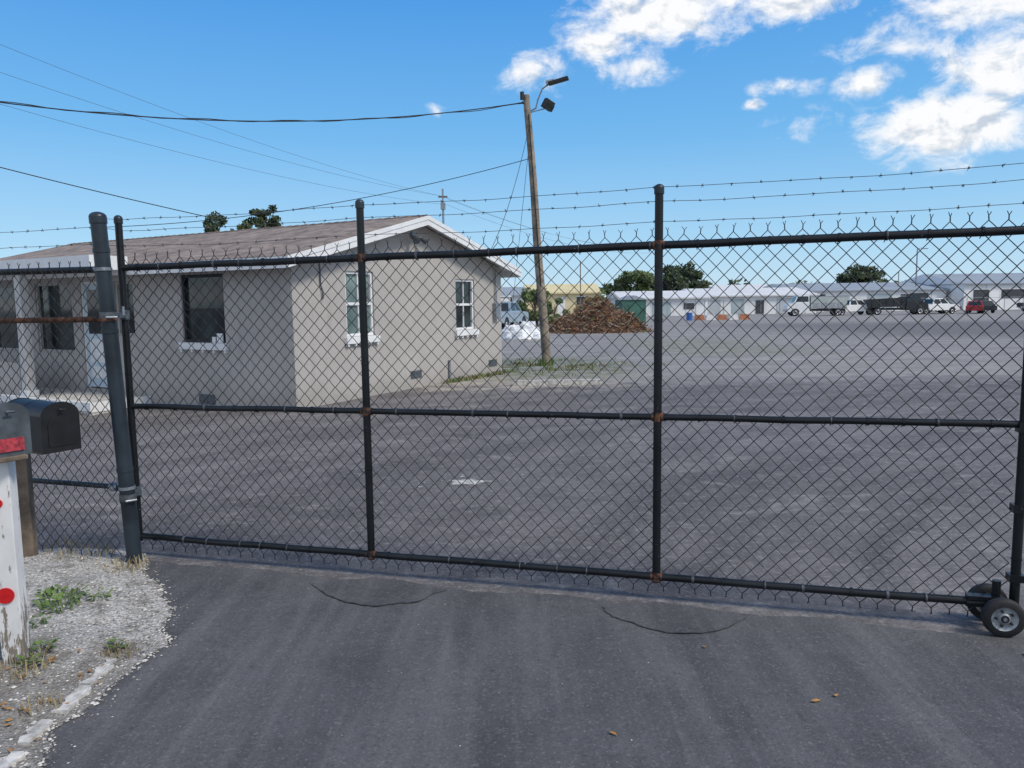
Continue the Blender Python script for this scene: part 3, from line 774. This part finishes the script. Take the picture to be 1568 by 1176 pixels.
# ------------------------------------------------------------------ utility pole & cables
pole=empty('utility_pole')
pb=Vector((.90,19.6,-.1)); pt_=Vector((.45,19.6,6.68))
m_pole=M('pole_wood',(.23,.195,.155),.9,0,.4,5,.5,30)
mb=MB(); mb.tube([pb.lerp(pt_,i/12)+Vector((.012*math.sin(i*.9),0,0)) for i in range(13)],[.12-.04*i/12 for i in range(13)],m_pole,14)
mb.obj('pole',pole)
def onp(z): 
    t=(z-pb.z)/(pt_.z-pb.z); return pb.lerp(pt_,t)
mb=MB()
a=onp(6.3)
mb.tube([a+Vector((.08,-.03,0)),a+Vector((.2,-.06,.05)),a+Vector((.25,-.07,.25)),a+Vector((.36,-.09,.5)),a+Vector((.52,-.12,.60))],.022,m_galv,8)
h=a+Vector((.75,-.17,.66))
mb.box(h,(.5,.2,.07),m_cable,rot=Matrix.Rotation(-.22,3,'Y')@Matrix.Rotation(-.2,3,'Z'))
mb.box(h+Vector((-.2,.03,-.02)),(.2,.14,.1),m_galv,rot=Matrix.Rotation(-.22,3,'Y'))
f=onp(6.35)+Vector((.48,-.1,.08)); mb.cyl(onp(6.25),f+Vector((-.05,0,-.1)),.015,m_galv,n=8)
mb.box(f+Vector((.02,-.03,-.02)),(.26,.16,.22),m_cable,rot=Matrix.Rotation(.5,3,'Y')@Matrix.Rotation(.4,3,'Z'))
mb.box(f+Vector((.06,-.09,-.09)),(.20,.04,.16),m_glass,rot=Matrix.Rotation(.5,3,'Y')@Matrix.Rotation(.4,3,'Z'))
mb.cyl(onp(6.55)+Vector((-.12,-.1,0)),onp(6.55)+Vector((-.12,-.1,.18)),.05,m_cable,n=10)
mb.cyl(onp(6.45),onp(6.45)+Vector((-.13,-.05,.05)),.03,m_cable,n=8)
mb.obj('lamp_fittings',pole,bevel=.01)
def parab(a,b_,sag,n=30):
    a=Vector(a);b_=Vector(b_); return [a.lerp(b_,i/n)-Vector((0,0,sag*4*(i/n)*(1-i/n))) for i in range(n+1)]
mb=MB()
def cab(P0,P1,P2,x_end,r,m,n=40,wob=0):
    (x0,z0),(x1,z1),(x2,z2)=[(p[0],p[2]) for p in(P0,P1,P2)]
    def z(x): return z0*(x-x1)*(x-x2)/((x0-x1)*(x0-x2))+z1*(x-x0)*(x-x2)/((x1-x0)*(x1-x2))+z2*(x-x0)*(x-x1)/((x2-x0)*(x2-x1))
    k=(P2[1]-P0[1])/(P2[0]-P0[0]); pts=[]
    for i in range(n+1):
        x=P2[0]+(x_end-P2[0])*i/n; pts.append((x,P0[1]+k*(x-P0[0]),z(x)+wob*math.sin(i*1.1)))
    mb.tube(pts,r,m,6)
cab((-10.2,16,5.75),(-7.16,17.1,5.63),(.47,19.6,6.52),-17,.013,m_cable)
cab((-10.2,16,5.76),(-7.16,17.1,5.64),(.47,19.6,6.49),-17,.009,m_cable,60,.02)
mb.tube(parab((.52,19.55,5.15),(-11,20.5,3.7),.35),.009,m_cable,5)
mb.tube(parab((-6.6,17.6,3.57),(-13,11,5.3),.1),.010,m_cable,5)
mb.tube(parab((.5,19.55,5.9),(-.55,17.1,2.55),.35),.007,m_cable,5)
mb.tube(parab((.5,19.55,5.5),(.05,20.4,1.6),.0),.006,m_cable,5)
mb.tube([(.76,19.48,2.0),(.67,19.48,3.5),(.57,19.48,5.0),(.5,19.5,6.2)],.015,m_cable,5)
mb.obj('cables',pole)
fpole=empty('utility_pole')
mb=MB(); mb.cyl((-5.1,60,-.5),(-5.1,60,10.2),.12,m_galv,.07,n=10); mb.box((-5.1,60,9.6),(.7,.12,.12),m_wood); mb.box((-5.1,60,8.9),(.35,.3,.5),m_galv); mb.obj('pole',fpole)
mb=MB()
for (za,zb_,dx) in((11.4,9.7,-.3),(10.4,9.65,0),(9.25,9.0,.3)):
    mb.tube(parab((-5.1+dx,60,zb_),(-19-.3*dx,30,za),.5),.008,m_farcable,4)
    mb.tube(parab((-19-.3*dx,30,za),(-30,8,za+1.5),.3),.008,m_farcable,4)
    mb.tube(parab((-5.1+dx,60,zb_),(20,108,zb_-1),1.2),.010,m_farcable,4)
mb.obj('cables',fpole)
def simple_pole(x,y,h,r=.13,arm=False,lamp=False):
    e=empty('street_lamp' if lamp else 'utility_pole'); z=gz(x,y); mb=MB(); mb.cyl((x,y,z-.2),(x,y,h),r,m_pole if not lamp else m_galv,r*.7,n=8)
    if arm: mb.box((x,y,h-.5),(2.2,.12,.14),m_pole); [mb.cyl((x+k,y,h-.43),(x+k,y,h-.2),.05,m_galv,n=6) for k in(-1,-.4,.4,1)]
    if lamp: mb.tube([(x,y,h),(x+.5,y,h+.2),(x+1.2,y,h+.1)],.05,m_galv,6); mb.box((x+1.4,y,h+.08),(.7,.3,.15),m_galv)
    mb.obj('pole',e)
simple_pole(9.0,100,6.6,.10); simple_pole(69,132,9.4,.15,False,True); simple_pole(66,132,5.6,.10)

# ------------------------------------------------------------------ trees
def leafcloud(mb,c,rad,n,s,m,flat=.8):
    for i in range(n):
        v=Vector((random.gauss(0,1),random.gauss(0,1),random.gauss(0,1))).normalized()*(R()**.45)
        p=Vector(c)+Vector((v.x*rad,v.y*rad,v.z*rad*flat))
        d=Vector((U(-1,1),U(-1,1),U(-1,1))).normalized(); q=d.orthogonal().normalized(); k=s*U(.6,1.4)
        mb.poly([p-d*k,p+q*k*.55,p+d*k,p-q*k*.55],m)
def tree(name,x,y,h,cw,ch,ml,n=26,per=70,s=.22,trunk=.18,z=None):
    z=gz(x,y) if z is None else z
    e=empty(name,(x,y,z)); tb=MB(); top=h-z; zc=top-ch/2
    tb.tube([(0,0,-.1),(.05*cw,0,(top-ch)*.6),(-.03*cw,0,top-ch*.7),(0,0,top-ch*.25)],[trunk,trunk*.8,trunk*.6,trunk*.2],m_bark,8)
    lb=MB()
    for i in range(n):
        a=U(0,6.283); rr=math.sqrt(R()); hz=U(-1,1); k=math.sqrt(max(.1,1-hz*hz*.8))
        c=Vector((math.cos(a)*rr*cw/2*k,math.sin(a)*rr*cw/2*k,zc+hz*ch*.42))
        tb.tube([(0,0,max(top-ch,c.z-ch*.4)),(c.x*.5,c.y*.5,c.z-.15*ch),tuple(c)],[trunk*.35,trunk*.2,trunk*.06],m_bark,5)
        leafcloud(lb,c,cw*U(.09,.17),per,s,ml)
    tb.obj('trunk_and_limbs',e); lb.obj('crown',e)
tree('oak_tree',-15.6,50,8.1,2.3,4.2,m_leafD,34,80,.12)
tree('oak_tree',-17.6,52,7.5,1.6,3.0,m_leafM,12,50,.12)
tree('pine_tree',-19.6,52,7.8,2.6,3.4,m_leafD,20,60,.12)
tree('oak_tree',-14.0,55,7.3,2.2,2.6,m_leafD,14,50,.12)
tree('oak_tree',24.5,150,6.9,9,6,m_leafM,30,110,.38,.3)
tree('oak_tree',32.5,148,8.0,9.5,7.5,m_leafD,40,110,.38,.35)
tree('oak_tree',28.5,155,6.6,7,6,m_leafD,24,100,.38,.3)
tree('oak_tree',72.5,160,8.0,9.5,6.5,m_leafD,40,110,.38,.35)
tree('oak_tree',21,152,5.6,4,4,m_leafM,14,80,.35,.2)
tree('oak_tree',1.9,60,2.75,2.9,2.9,m_leafM,26,90,.12,.1)
tree('bush',3.3,58,1.9,2.0,2.2,m_leafM,16,80,.11,.08)
tree('bush',6.4,62,2.1,2.4,2.4,m_leafO,18,80,.11,.08)
tree('bush',7.6,66,1.9,2.2,2.2,m_leafM,14,80,.11,.08)
mb=MB()
x=-260
while x<330:
    y=230+U(-15,15); hh=U(4,6.2)+(1.5 if R()<.15 else 0)
    leafcloud(mb,(x,y,hh*.35),U(4,6.5),90,1.0,m_leafD if R()<.6 else m_leafM,.55)
    leafcloud(mb,(x+U(-3,3),y,hh*.75-.5),U(2,3.6),50,.8,m_leafD if R()<.6 else m_leafM,.6)
    x+=U(3.5,6)
mb.obj('distant_trees')

# ------------------------------------------------------------------ far buildings
m_wh=M('warehouse_white',(.74,.75,.76),.6,0,.08,.3)
m_wh2=M('warehouse_grey',(.42,.46,.50),.6,0,.1,.3)
m_cream=M('cream_wall',(.66,.57,.35),.7,0,.1,.3)
m_opening=M('dark_opening',(.05,.055,.065),.7)
m_tealdoor=M('pale_door',(.36,.43,.46),.6,0,.1,.5)
def ribroof(name,col):
    m,nt,b=new_mat(name); p=objc(nt)
    w=N(nt,'ShaderNodeTexWave'); w.wave_type='BANDS'; w.bands_direction='X'; w.inputs['Scale'].default_value=.8; nt.links.new(p,w.inputs['Vector'])
    c=mixc(nt,mth(nt,'MULTIPLY',w.outputs[1],.3),col,tuple(x*.6 for x in col))
    c=mixc(nt,ramp(nt,noise(nt,p,.4,4),[(.45,0.0),(.7,.35)]),c,tuple(x*.65 for x in col))
    nt.links.new(c,b.inputs['Base Color']); b.inputs['Roughness'].default_value=.75; b.inputs['Specular IOR Level'].default_value=.2
    return m
m_rw=ribroof('white_metal_roof',(.66,.67,.68)); m_rb=ribroof('grey_metal_roof',(.30,.34,.385)); m_rc=ribroof('cream_metal_roof',(.68,.59,.35))
def warehouse(name,x0,x1,y,dep,eave,ridge,mw,mr,ops=(),yaw=0,panels=True):
    e=empty(name,((x0+x1)/2,y,0),yaw); g=gz(0,y)-.3; w=(x1-x0)/2
    mb=MB()
    mb.box2((-w,0,g),(w,dep,eave),mw)
    if panels:
        k=-w+1.2
        while k<w-.5:
            mb.box2((k,-.03,g),(k+.12,-.002,eave-.15),mw if R()<.5 else m_wh2); k+=U(2.2,3.4)
    mb.obj('walls',e)
    mb=MB()
    mb.faces([(-w-.3,-.4,eave),(w+.3,-.4,eave),(w+.3,dep/2,ridge),(-w-.3,dep/2,ridge),(-w-.3,dep+.4,eave),(w+.3,dep+.4,eave),(-w-.3,-.4,eave-.18),(w+.3,-.4,eave-.18)],[(0,1,2,3),(3,2,5,4),(6,7,1,0)],mr)
    mb.faces([(-w-.29,-.39,eave),(-w-.29,dep/2,ridge),(-w-.29,dep+.39,eave)],[(0,1,2)],mw); mb.faces([(w+.29,-.39,eave),(w+.29,dep/2,ridge),(w+.29,dep+.39,eave)],[(0,1,2)],mw)
    mb.obj('roof',e)
    if ops:
        mb=MB()
        for (u0,u1,z0,z1,m) in ops:
            mb.box2((-w+u0,-.06,z0),(-w+u1,-.032,z1),m)
            mb.box2((-w+u0-.1,-.09,z1),(-w+u1+.1,-.062,z1+.12),m_white)
        mb.obj('doors_and_windows',e)
    return e
g1=gz(0,105)
warehouse('warehouse',14.8,26.2,103,16,1.75,2.75,m_wh,m_rw,[(1,1.9,g1,1.3,m_opening),(4,6.5,g1,1.2,m_tealdoor),(8.2,9.6,.2,1.0,m_opening)])
warehouse('warehouse',26.8,43.5,110,18,1.95,3.1,m_wh,m_rw,[(1.5,3.0,g1,1.4,m_wh2),(4.6,6.4,g1,1.5,m_tealdoor),(8,9.2,g1,1.3,m_opening),(11,14,g1,1.5,m_wh2)])
warehouse('warehouse',47,72,128,22,2.6,4.0,m_wh,m_rb,[(2,5,g1,2.0,m_opening),(7,9,g1,1.8,m_wh2),(12,16,g1,2.0,m_tealdoor),(19,22,g1,2.0,m_opening)])
warehouse('warehouse',72.6,100,124,24,3.4,5.3,m_wh,m_rb,[(1.5,4,g1,2.4,m_opening),(6,10,1.0,2.4,m_opening),(12,15,g1,2.5,m_wh2),(17,20,1.1,2.3,m_opening),(22,25,g1,2.4,m_wh2)])
warehouse('warehouse',44,60,165,16,3.4,4.5,m_wh,m_rw)
warehouse('warehouse',100.7,128,118,24,3.4,5.0,m_wh,m_rb,[(4,8,g1,2.4,m_opening)])
warehouse('cream_house',2.0,11.3,100,9,2.6,3.75,m_cream,m_rc,[(1,2,1.0,2.0,m_opening),(4,5,g1,1.9,m_white),(6.5,7.7,1.0,2.0,m_opening)],0,False)
warehouse('small_white_house',-2,1.5,92,8,2.3,3.3,m_wh,m_rb,[(1,1.8,1.0,1.9,m_opening)],0,False)
warehouse('warehouse',-90,-40,150,20,3,4.5,m_wh,m_rb)
m_green=M('green_painted_metal',(.045,.13,.10),.5,0,.2,2)
e=empty('green_shed',(9.9,62,gz(9.9,62)),.1)
mb=MB(); mb.box2((-1,0,0),(.95,2.4,1.9),m_green); mb.prism([(-1.1,1.9),(1.05,1.9),(-.02,2.25)],-.1,2.5,m_rb)
for k in range(9): mb.box2((-1+.22*k,-.02,.05),(-1+.22*k+.06,-.002,1.88),m_green)
mb.box2((-.4,-.045,.05),(.4,-.022,1.6),m_green); mb.obj('shell',e)
m_orange=M('orange_barrier',(.42,.16,.08),.5,0,.2,3)
e=empty('traffic_barrier',(17.6,72,gz(0,72)))
mb=MB()
for k in range(5):
    x=k*1.05; mm=m_orange if k%2==0 else m_white
    mb.prism([(x-.48,0),(x+.48,0),(x+.48,.12),(x+.4,.2),(x+.36,.5),(x-.36,.5),(x-.4,.2),(x-.48,.12)],0,.3,mm)
mb.obj('segments',e)
m_blue=M('blue_paint',(.03,.12,.38),.5)
e=empty('blue_drum',(16.4,71,gz(0,71))); mb=MB(); mb.cyl((0,0,0),(0,0,.72),.28,m_blue,n=16)
for z in(.02,.25,.48,.71): mb.cyl((0,0,z-.015),(0,0,z+.015),.295,m_blue,n=16)
mb.obj('drum',e)
# debris pile
m_br1=M('branch_brown',(.20,.095,.05),.9,0,.4,3); m_br2=M('branch_grey',(.30,.225,.16),.9,0,.3,3); m_br3=M('mulch',(.10,.055,.034),.95,0,.5,4)
e=empty('brush_pile',(4.7,42.5,gz(4.6,42)))
mb=MB(); n=30;P=[]
def ph(u,v): 
    r=math.sqrt((u/2.75)**2+(v/1.8)**2); return max(0,(1-min(r,1)**1.9))*1.35*(1+.35*mnoise.noise(Vector((u*1.1+3,v*1.4,0))))
for j in range(n):
    for i in range(n):
        u=-3+6*i/(n-1); v=-2+4*j/(n-1); P.append((u,v,ph(u,v)-.03+.12*mnoise.noise(Vector((u*4,v*4,2)))*(1 if ph(u,v)>0 else .2)))
mb.faces(P,[(j*n+i,j*n+i+1,(j+1)*n+i+1,(j+1)*n+i) for j in range(n-1) for i in range(n-1)],m_br3); mb.obj('mound',e)
mb=MB()
for i in range(2500):
    u=U(-3,3); v=U(-1.9,1.9); hh=ph(u,v)
    if hh<=0.02 and R()<.9: continue
    p=Vector((u,v,hh*U(.8,1.15)+.03)); d=Vector((U(-1,1),U(-1,1),U(-.5,.9))).normalized(); L=U(.2,1.05)
    mb.tube([p-d*L/2,p+Vector((U(-.08,.08),0,U(-.08,.08))),p+d*L/2],[U(.012,.045),.022,.006],random.choice([m_br1,m_br1,m_br2,m_br2,m_br3]),4)
for i in range(26):
    u=U(-2.4,2.4); v=U(-1.5,.5); leafcloud(mb,(u,v,ph(u,v)+.05),.22,26,.05,m_leafM if R()<.6 else m_leafO,.5)
mb.obj('branches',e)
m_tarp=M('white_tarp',(.70,.72,.74),.45,0,.2,2.5,.3,6,.05)
e=empty('tarp_covered_stack',(.42,34.5,gz(0,34)))
mb=MB(); 
for (cx_,cy,rx,ry,rz_) in((-.35,0,.55,.5,.62),(.35,.1,.5,.5,.75),(.0,-.35,.45,.35,.42),(.75,-.1,.3,.35,.4)):
    P=[];a,b_=14,18
    for i in range(a):
        th_=math.pi/2*i/(a-1); ct=max(0.0,math.cos(th_))**.6
        for j in range(b_):
            ph_=2*math.pi*j/b_; v=Vector((ct*math.cos(ph_),ct*math.sin(ph_),math.sin(th_)))
            k=1+.2*mnoise.noise(v*3+Vector((cx_*5,0,0)))+.12*mnoise.noise(v*9)
            P.append((cx_+v.x*rx*k,cy+v.y*ry*k,v.z*rz_*k))
    mb.faces(P,[(i*b_+j,i*b_+(j+1)%b_,(i+1)*b_+(j+1)%b_,(i+1)*b_+j) for i in range(a-1) for j in range(b_)],m_tarp,False)
mb.obj('tarp',e)
e=empty('wheel_stop',(.9,15.0,0),.05); mb=MB(); mb.prism([(-.9,0),(.9,0),(.9,.05),(.86,.1),(-.86,.1),(-.9,.05)],-.075,.075,m_conc); mb.obj('block',e,bevel=.01)

# ------------------------------------------------------------------ vehicles
m_cw=M('car_paint_white',(.78,.79,.80),.3,0,.03,2); m_cd=M('car_paint_dark',(.02,.022,.026),.3,0,.1,2); m_cg=M('truck_body_grey',(.42,.47,.46),.4,0,.1,2); m_cr=M('car_paint_red',(.30,.02,.02),.3)
m_cb=M('car_paint_bluegrey',(.30,.38,.46),.35)
m_chr=M('bumper_metal',(.4,.4,.42),.3,.8)
m_wg,nt,b=new_mat('vehicle_glass'); b.inputs['Base Color'].default_value=(.02,.03,.035,1); b.inputs['Roughness'].default_value=.08
def vwheels(mb,xs_,hw,r=.38):
    for x in xs_:
        for s in(-1,1): wheel(mb,(x,s*(hw-.12),r),(0,1,0),r,.26,m_rubber,m_chr,16)
def cabprism(mb,prof_low,prof_hi,hwl,hwh,m):
    (x0,x1,z0),(x2,x3,z1)=prof_low,prof_hi
    P=[(x0,-hwl,z0),(x1,-hwl,z0),(x1,hwl,z0),(x0,hwl,z0),(x2,-hwh,z1),(x3,-hwh,z1),(x3,hwh,z1),(x2,hwh,z1)]
    mb.faces(P,[(0,1,5,4),(2,3,7,6),(1,2,6,5),(3,0,4,7),(4,5,6,7)],m)
    def lerp(a,b_,t): return [a[i]+(b_[i]-a[i])*t for i in range(3)]
    def quad(a,b_,c,d,n,i0=.08,j0=.12,j1=.85,u0=None,u1=None):
        u0=i0 if u0 is None else u0; u1=1-i0 if u1 is None else u1
        q=[]
        for u,v in((u0,j0),(u1,j0),(u1,j1),(u0,j1)):
            p=lerp(lerp(a,b_,u),lerp(d,c,u),v); q.append((p[0]+n[0],p[1]+n[1],p[2]+n[2]))
        mb.poly(q,m_wg)
    quad(P[0],P[1],P[5],P[4],(0,-.012,.004),u0=.06,u1=.47); quad(P[0],P[1],P[5],P[4],(0,-.012,.004),u0=.53,u1=.94)
    quad(P[3],P[2],P[6],P[7],(0,.012,.004)); quad(P[1],P[2],P[6],P[5],(.012,0,.004)); quad(P[3],P[0],P[4],P[7],(-.012,0,.004))
def wellprof(L,zb,zt,front,axles,r=.46):
    pts=[(-L/2,zb)]
    for a in axles:
        for i in range(7):
            t=math.pi-math.pi*i/6; pts.append((a+r*math.cos(t),max(zb,.38+r*math.sin(t))))
    pts.append((L/2,zb)); pts+=front; pts.append((-L/2,zt)); return pts
def pickup(x,y,yaw,m,name='pickup_truck'):
    z=gz(x,y); e=empty(name,(x,y,z),yaw); mb=MB()
    pr=wellprof(5.5,.45,1.12,[(2.75,.8),(2.7,1.02),(2.4,1.1),(1.25,1.16)],(-1.65,1.75))
    mb.prism(pr,-.95,.95,m); mb.obj('body',e,bevel=.03)
    mb=MB(); cabprism(mb,(-.75,1.45,1.12),(-.6,.75,1.82),.9,.78,m); mb.obj('cab',e)
    mb=MB(); mb.box2((-2.68,-.82,1.0),(-.85,.82,1.125),m_darkin); mb.box2((2.72,-.9,.45),(2.86,.9,.66),m_chr); mb.box2((-2.86,-.9,.45),(-2.72,.9,.62),m_chr)
    mb.box2((2.73,-.5,.72),(2.765,.5,.95),m_darkin); [mb.box2((2.72,s*.75-.12,.75),(2.762,s*.75+.12,.95),m_white) for s in(-1,1)]
    [mb.box2((-2.77,s*.85-.07,.75),(-2.745,s*.85+.07,1.05),m_cr) for s in(-1,1)]
    mb.obj('trim',e); mb=MB(); vwheels(mb,(-1.65,1.75),.95); mb.obj('wheels',e)
def truck(x,y,yaw,mc,mbx,kind,name):
    z=gz(x,y); e=empty(name,(x,y,z),yaw); mb=MB()
    pr=wellprof(2.4,.5,1.5,[(1.2,1.0),(1.1,1.35),(.4,1.5)],(.35,),.5); pr=[(a+2.0,b_) for a,b_ in pr]; mb.prism(pr,-1.0,1.0,mc); mb.obj('hood',e,bevel=.03)
    mb=MB(); cabprism(mb,(.8,2.5,1.5),(.85,2.1,2.35),.98,.88,mc); mb.obj('cab',e)
    mb=MB()
    mb.box2((-3.2,-.45,.55),(.8,.45,.8),m_cd)
    if kind=='box': 
        mb.box2((-3.2,-1.05,.85),(.7,1.05,2.2),mbx); mb.box2((-3.21,-1.06,.84),(.71,1.06,.95),m_chr); mb.box2((-3.21,-1.06,2.12),(.71,1.06,2.22),m_chr)
        for k in range(4):
            mb.box2((-2.8+k*.85,-1.07,1.0),(-2.8+k*.85+.7,-1.052,1.5),m_chr); mb.box2((-2.8+k*.85,1.052,1.0),(-2.8+k*.85+.7,1.07,1.5),m_chr)
    else:
        mb.faces([(-3.2,-1.05,.9),(.6,-1.05,.9),(.8,-1.05,1.95),(-3.3,-1.05,1.75),(-3.2,1.05,.9),(.6,1.05,.9),(.8,1.05,1.95),(-3.3,1.05,1.75)],[(0,1,2,3),(7,6,5,4),(0,4,5,1),(1,5,6,2),(0,3,7,4)],mbx)
        for k in range(5): mb.box2((-3.0+k*.8,-1.11,.9),(-2.92+k*.8,-1.053,1.78),mbx)
        mb.box2((.6,-1.0,1.95),(1.6,1.0,2.02),mbx)
    mb.box2((3.2,-1,.5),(3.32,1,.75),m_chr)
    mb.obj('bed',e,bevel=.02); mb=MB(); vwheels(mb,(-2.3,2.35),1.0,.45); mb.obj('wheels',e)
def car(x,y,yaw,m,name='parked_car'):
    z=gz(x,y); e=empty(name,(x,y,z),yaw); mb=MB()
    mb.prism(wellprof(4.4,.35,.9,[(2.2,.65),(2.05,.82),(1.0,.92)],(-1.35,1.35),.42),-.88,.88,m); mb.obj('body',e,bevel=.05)
    mb=MB(); cabprism(mb,(-1.9,1.15,.9),(-1.3,.4,1.45),.82,.65,m); mb.obj('cabin',e)
    mb=MB(); vwheels(mb,(-1.35,1.35),.88,.34); mb.obj('wheels',e)
truck(34.6,88,math.radians(172),m_cw,m_cg,'box','utility_truck')
pickup(39.6,90,math.radians(8),m_cw)
truck(44.3,89,math.radians(-6),m_cd,m_cd,'dump','dump_truck')
pickup(49.2,90,math.radians(10),m_cw)
pickup(52.6,96,math.radians(70),m_cw)
car(54.0,90,math.radians(60),m_cr)
car(56.6,93,math.radians(80),m_cd)
pickup(-.6,52,math.radians(70),m_cb)
truck(-1.2,60,math.radians(80),m_cw,m_cw,'box','box_truck')
car(61.5,110,math.radians(5),m_cd); pickup(74,108,math.radians(4),m_cd)
e=empty('perimeter_fence'); mb=MB()
for k in range(42):
    x=20+k*2.4; mb.cyl((x,99,gz(x,99)),(x,99,gz(x,99)+1.9),.035,m_galv,n=6)
mb.cyl((20,99,gz(0,99)+1.88),(118,99,gz(0,99)+1.88),.025,m_galv,n=6)
mb.obj('posts_and_rail',e)

# ------------------------------------------------------------------ sky & light
W=bpy.data.worlds.new('World'); scene.world=W; W.use_nodes=True; nt=W.node_tree
W.cycles.sampling_method='MANUAL'; W.cycles.sample_map_resolution=256
bg=nt.nodes['Background']; out=nt.nodes['World Output']
sky=N(nt,'ShaderNodeTexSky'); sky.sky_type='NISHITA'; sky.sun_disc=False
SE=math.radians(48); SAZ=math.radians(120)
sky.sun_elevation=SE; sky.sun_rotation=SAZ; sky.air_density=1.0; sky.dust_density=.3; sky.ozone_density=3.0
tc=nt.nodes.new('ShaderNodeTexCoord').outputs['Generated']
s=N(nt,'ShaderNodeSeparateXYZ'); nt.links.new(tc,s.inputs[0])
az=mth(nt,'ARCTAN2',s.outputs[0],s.outputs[1]); el=mth(nt,'ARCSINE',s.outputs[2])
air=ramp(nt,mth(nt,'MAXIMUM',el,0),[(0,(.56,.77,.93)),(.07,(.38,.67,.93)),(.2,(.165,.49,.89)),(.38,(.055,.32,.82)),(1,(.035,.17,.52))])
vm=N(nt,'ShaderNodeVectorMath',operation='SCALE'); nt.links.new(air,vm.inputs[0]); vm.inputs['Scale'].default_value=1/.13
nt.links.new(mixc(nt,.87,sky.outputs[0],vm.outputs[0]),bg.inputs['Color']); bg.inputs['Strength'].default_value=.13
cx=N(nt,'ShaderNodeCombineXYZ'); nt.links.new(az,cx.inputs[0]); nt.links.new(el,cx.inputs[1]); Pq=cx.outputs[0]
blobs=[(.19,.335,.15,.055,1.1),(.12,.305,.08,.038,.85),(.043,.277,.085,.038,.64),(.152,.275,.07,.026,.66),(.338,.328,.09,.03,.9),
(.428,.238,.045,.028,1.0),(.51,.185,.11,.052,1.3),(.56,.235,.09,.06,1.05),(.54,.30,.15,.05,.78),(.336,.243,.05,.016,.72),(.355,.2,.06,.024,.62),(.30,.226,.025,.009,.7),
(-.09,.236,.022,.014,.5),(.45,.27,.10,.026,.55),(.63,.30,.12,.08,1.0)]
cur=mth(nt,'MULTIPLY',mapr(nt,mth(nt,'ABSOLUTE',az),1.0,1.5),.62)  # unseen cloud cover to the sides and behind, added to brighten ambient light
for a,e_,ra,re,wt in blobs:
    dx=mth(nt,'MULTIPLY',mth(nt,'SUBTRACT',az,a),1/ra); dy=mth(nt,'MULTIPLY',mth(nt,'SUBTRACT',el,e_),1/re)
    d=mth(nt,'SQRT',mth(nt,'ADD',mth(nt,'MULTIPLY',dx,dx),mth(nt,'MULTIPLY',dy,dy)))
    v=mth(nt,'MULTIPLY',mth(nt,'SUBTRACT',1.15,d,clamp=True),wt)
    cur=mth(nt,'MAXIMUM',cur,v)
n1=noise(nt,mapping(nt,Pq,(1,1.5,1)),19,6,.64,.3); n2=noise(nt,mapping(nt,Pq,(1,1.5,1),(0,0,0),(-.006,.016,0)),19,3,.6,.3)
den=mth(nt,'ADD',cur,mth(nt,'MULTIPLY',mth(nt,'SUBTRACT',n1,.5),1.95))
den=mth(nt,'MULTIPLY',mapr(nt,den,.22,.95),mapr(nt,cur,.0,.3))
rel=mth(nt,'ADD',mth(nt,'MULTIPLY',mth(nt,'SUBTRACT',n2,n1),-2.8),.55,clamp=True)
rel=mth(nt,'ADD',rel,mth(nt,'MULTIPLY',mth(nt,'SUBTRACT',1,den),.2),clamp=True)
cc=ramp(nt,rel,[(.12,(.58,.66,.76)),(.58,(.98,.985,1.0))])
bg2=N(nt,'ShaderNodeBackground'); nt.links.new(cc,bg2.inputs['Color']); bg2.inputs['Strength'].default_value=1.0
mx=N(nt,'ShaderNodeMixShader'); nt.links.new(den,mx.inputs[0]); nt.links.new(bg.outputs[0],mx.inputs[1]); nt.links.new(bg2.outputs[0],mx.inputs[2]); nt.links.new(mx.outputs[0],out.inputs[0])
sd=bpy.data.lights.new('sun','SUN'); sd.energy=2.8; sd.angle=math.radians(12); sd.color=(1,.93,.82)
so=bpy.data.objects.new('sun',sd); scene.collection.objects.link(so)
dirv=Vector((math.sin(SAZ)*math.cos(SE),math.cos(SAZ)*math.cos(SE),math.sin(SE)))
so.rotation_euler=dirv.to_track_quat('Z','Y').to_euler()
# ------------------------------------------------------------------ camera
cd=bpy.data.cameras.new('camera'); cd.lens=27.05; cd.sensor_width=36; cd.clip_end=3000; cd.clip_start=.05
co=bpy.data.objects.new('camera',cd); scene.collection.objects.link(co)
co.matrix_world=Matrix.Translation((0,0,1.66))@Matrix.Rotation(math.radians(83.8),4,'X')@Matrix.Rotation(math.radians(-.75),4,'Z')
scene.camera=co
